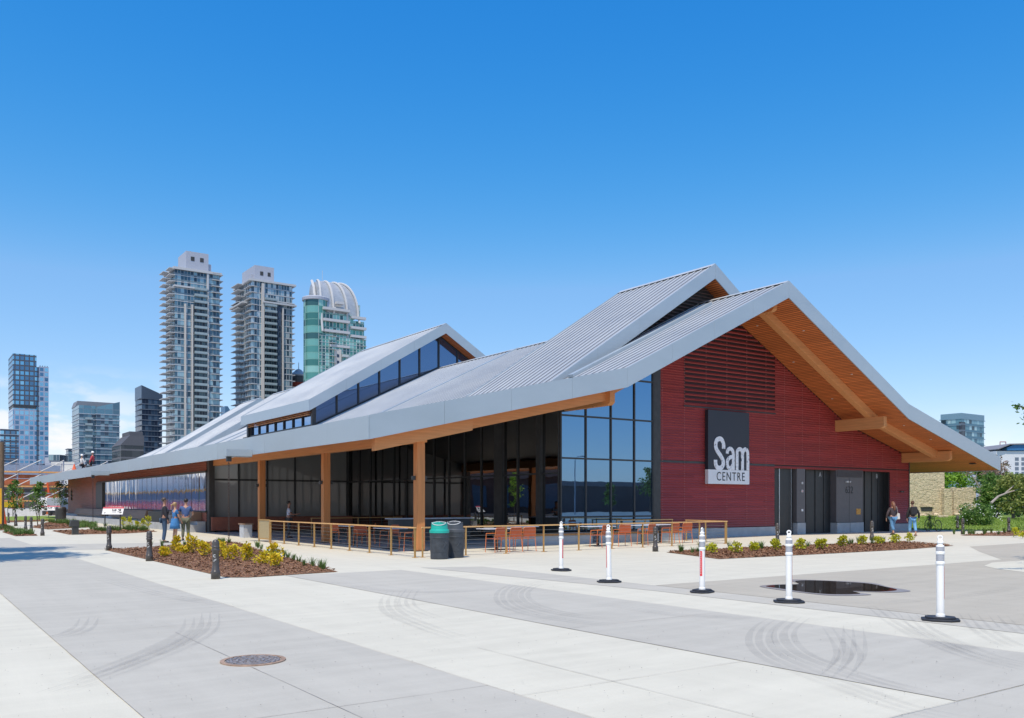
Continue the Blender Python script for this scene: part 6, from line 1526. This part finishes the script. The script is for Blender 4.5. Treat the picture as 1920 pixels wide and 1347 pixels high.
# ------------------------------------------------------------------ what the glass mirrors: surroundings outside the frame
def marquee(x0, x1, y0, y1, h, label):
    t = thing('marquee_tent', label, 'tent', ((x0+x1)/2, (y0+y1)/2, 0)); xm = (x0+x1)/2
    MB().prism([(x0, h), (xm, h+4), (x1, h)], y0, y1, 'y').build('tent_roof', M('tent_white', (.88, .88, .86), .6, var=.03), t)
    MB().box(x1-.1, x1, y0, y1, 2.8, h).build('side_valance', M('tent_white', (.8, .82, .84)), t)
    for i in range(int((y1-y0)/5)+1): MB().tube([(x1, y0+i*5, 0), (x1, y0+i*5, h)], .08, 6).build('tent_pole', m_slabg, t)
marquee(-30, -9, 132, 215, 8.5, 'long white marquee left of the view, mirrored in the long window')
bh = thing('blue_hoarding', 'long blue fence left of the view, mirrored in the long window', 'fence', (-6, 140, 0)); MB().box(-6.1, -6, 100, 215, 0, 3.2).build('panels', M('hoarding_blue', (.04, .13, .28), .5, var=.15, scale=.5), bh); MB().box(-6.2, -5.95, 100, 215, 3.2, 3.5).build('top_rail', M('rail_orange', (.55, .28, .05), .5), bh)
flg = thing('pennant_row', 'row of red white and blue pennants left of the view, mirrored in the long window', 'pennants', (-3, 130, 0))
mats_ = [M('flag_red', (.55, .03, .04), .6), M('flag_white', (.75, .75, .78), .6), M('flag_blue', (.05, .12, .45), .6)]
for j in range(3):
    f_ = MB()
    for i in range(90):
        y = 92+i*1.2+j*.38; z = .35+((i*7+j*3) % 5)*.22; f_.box(-3.1-.3*j, -3.0-.3*j, y, y+.34, z, z+.75)
    f_.build('pennants', mats_[j], flg)
MB().tube([(-3, 92, 2.0), (-3, 200, 2.0)], .03, 5).build('line', m_steel, flg)
bk2 = thing('brick_hall', 'long low brick hall left of the view, mirrored in the dark porch glass', 'building', (-34, 70, 0))
MB().box(-46, -32, 34, 230, 0, 5.4).build('walls', M('hall_brick', (.19, .085, .06), .85, var=.2, scale=1), bk2); MB().box(-46, -31.8, 34, 230, 5.4, 7.4).build('parapet', M('hall_salmon', (.42, .24, .19), .8, var=.08), bk2)
sheet('parking_lot', [(-31, 30), (-8, 60), (-8, 128), (-31, 128)], .012, paving('asphalt', (.06, .06, .062), .1))
wi = MB()
for i in range(28): wi.box(-31.99, -31.9, 37+i*6.2, 40.6+i*6.2, .9, 4.4)
wi.build('window', M('window_slate', (.14, .18, .24)), bk2)
sh2 = thing('dark_hall', 'long dark low hall behind the view, mirrored in the blue front glass', 'building', (95, -66, 0))
MB().box(20, 200, -80, -62, 0, 4.6).build('walls', M('hall_dark', (.085, .075, .07), .8, var=.25, scale=.3), sh2); MB().box(20, 200, -80, -61.8, 4.6, 5.4).build('parapet', M('hall_edge', (.22, .20, .19), .8), sh2)
for i, (x, y, h) in enumerate(((52, -40, 5.5), (70, -48, 7), (88, -42, 4.5), (104, -50, 7.5), (131, -45, 6))): tree('dark green tree behind the view, %s of five before the long dark hall' % ORD[i], x, y, h, h*.32, m_lf3, 900, .4, .15, .3, 8, gap=.5)
for i in range(6):
    x = 44+i*17; t = thing('lamp_post', 'slim street lamp behind the view, mirrored in the front glass, %s of six' % ORD[i], 'street lamp', (x, -38, 0)); MB().tube([(0, 0, 0), (0, 0, 7.6), (.5, 0, 8.1), (1.4, 0, 8.2)], [.09, .07, .05, .04], 8).build('pole', m_slabg, t, local=True); MB().box(1.1, 1.8, -.15, .15, 8.1, 8.25).build('lamp_head', m_slabg, t, local=True)
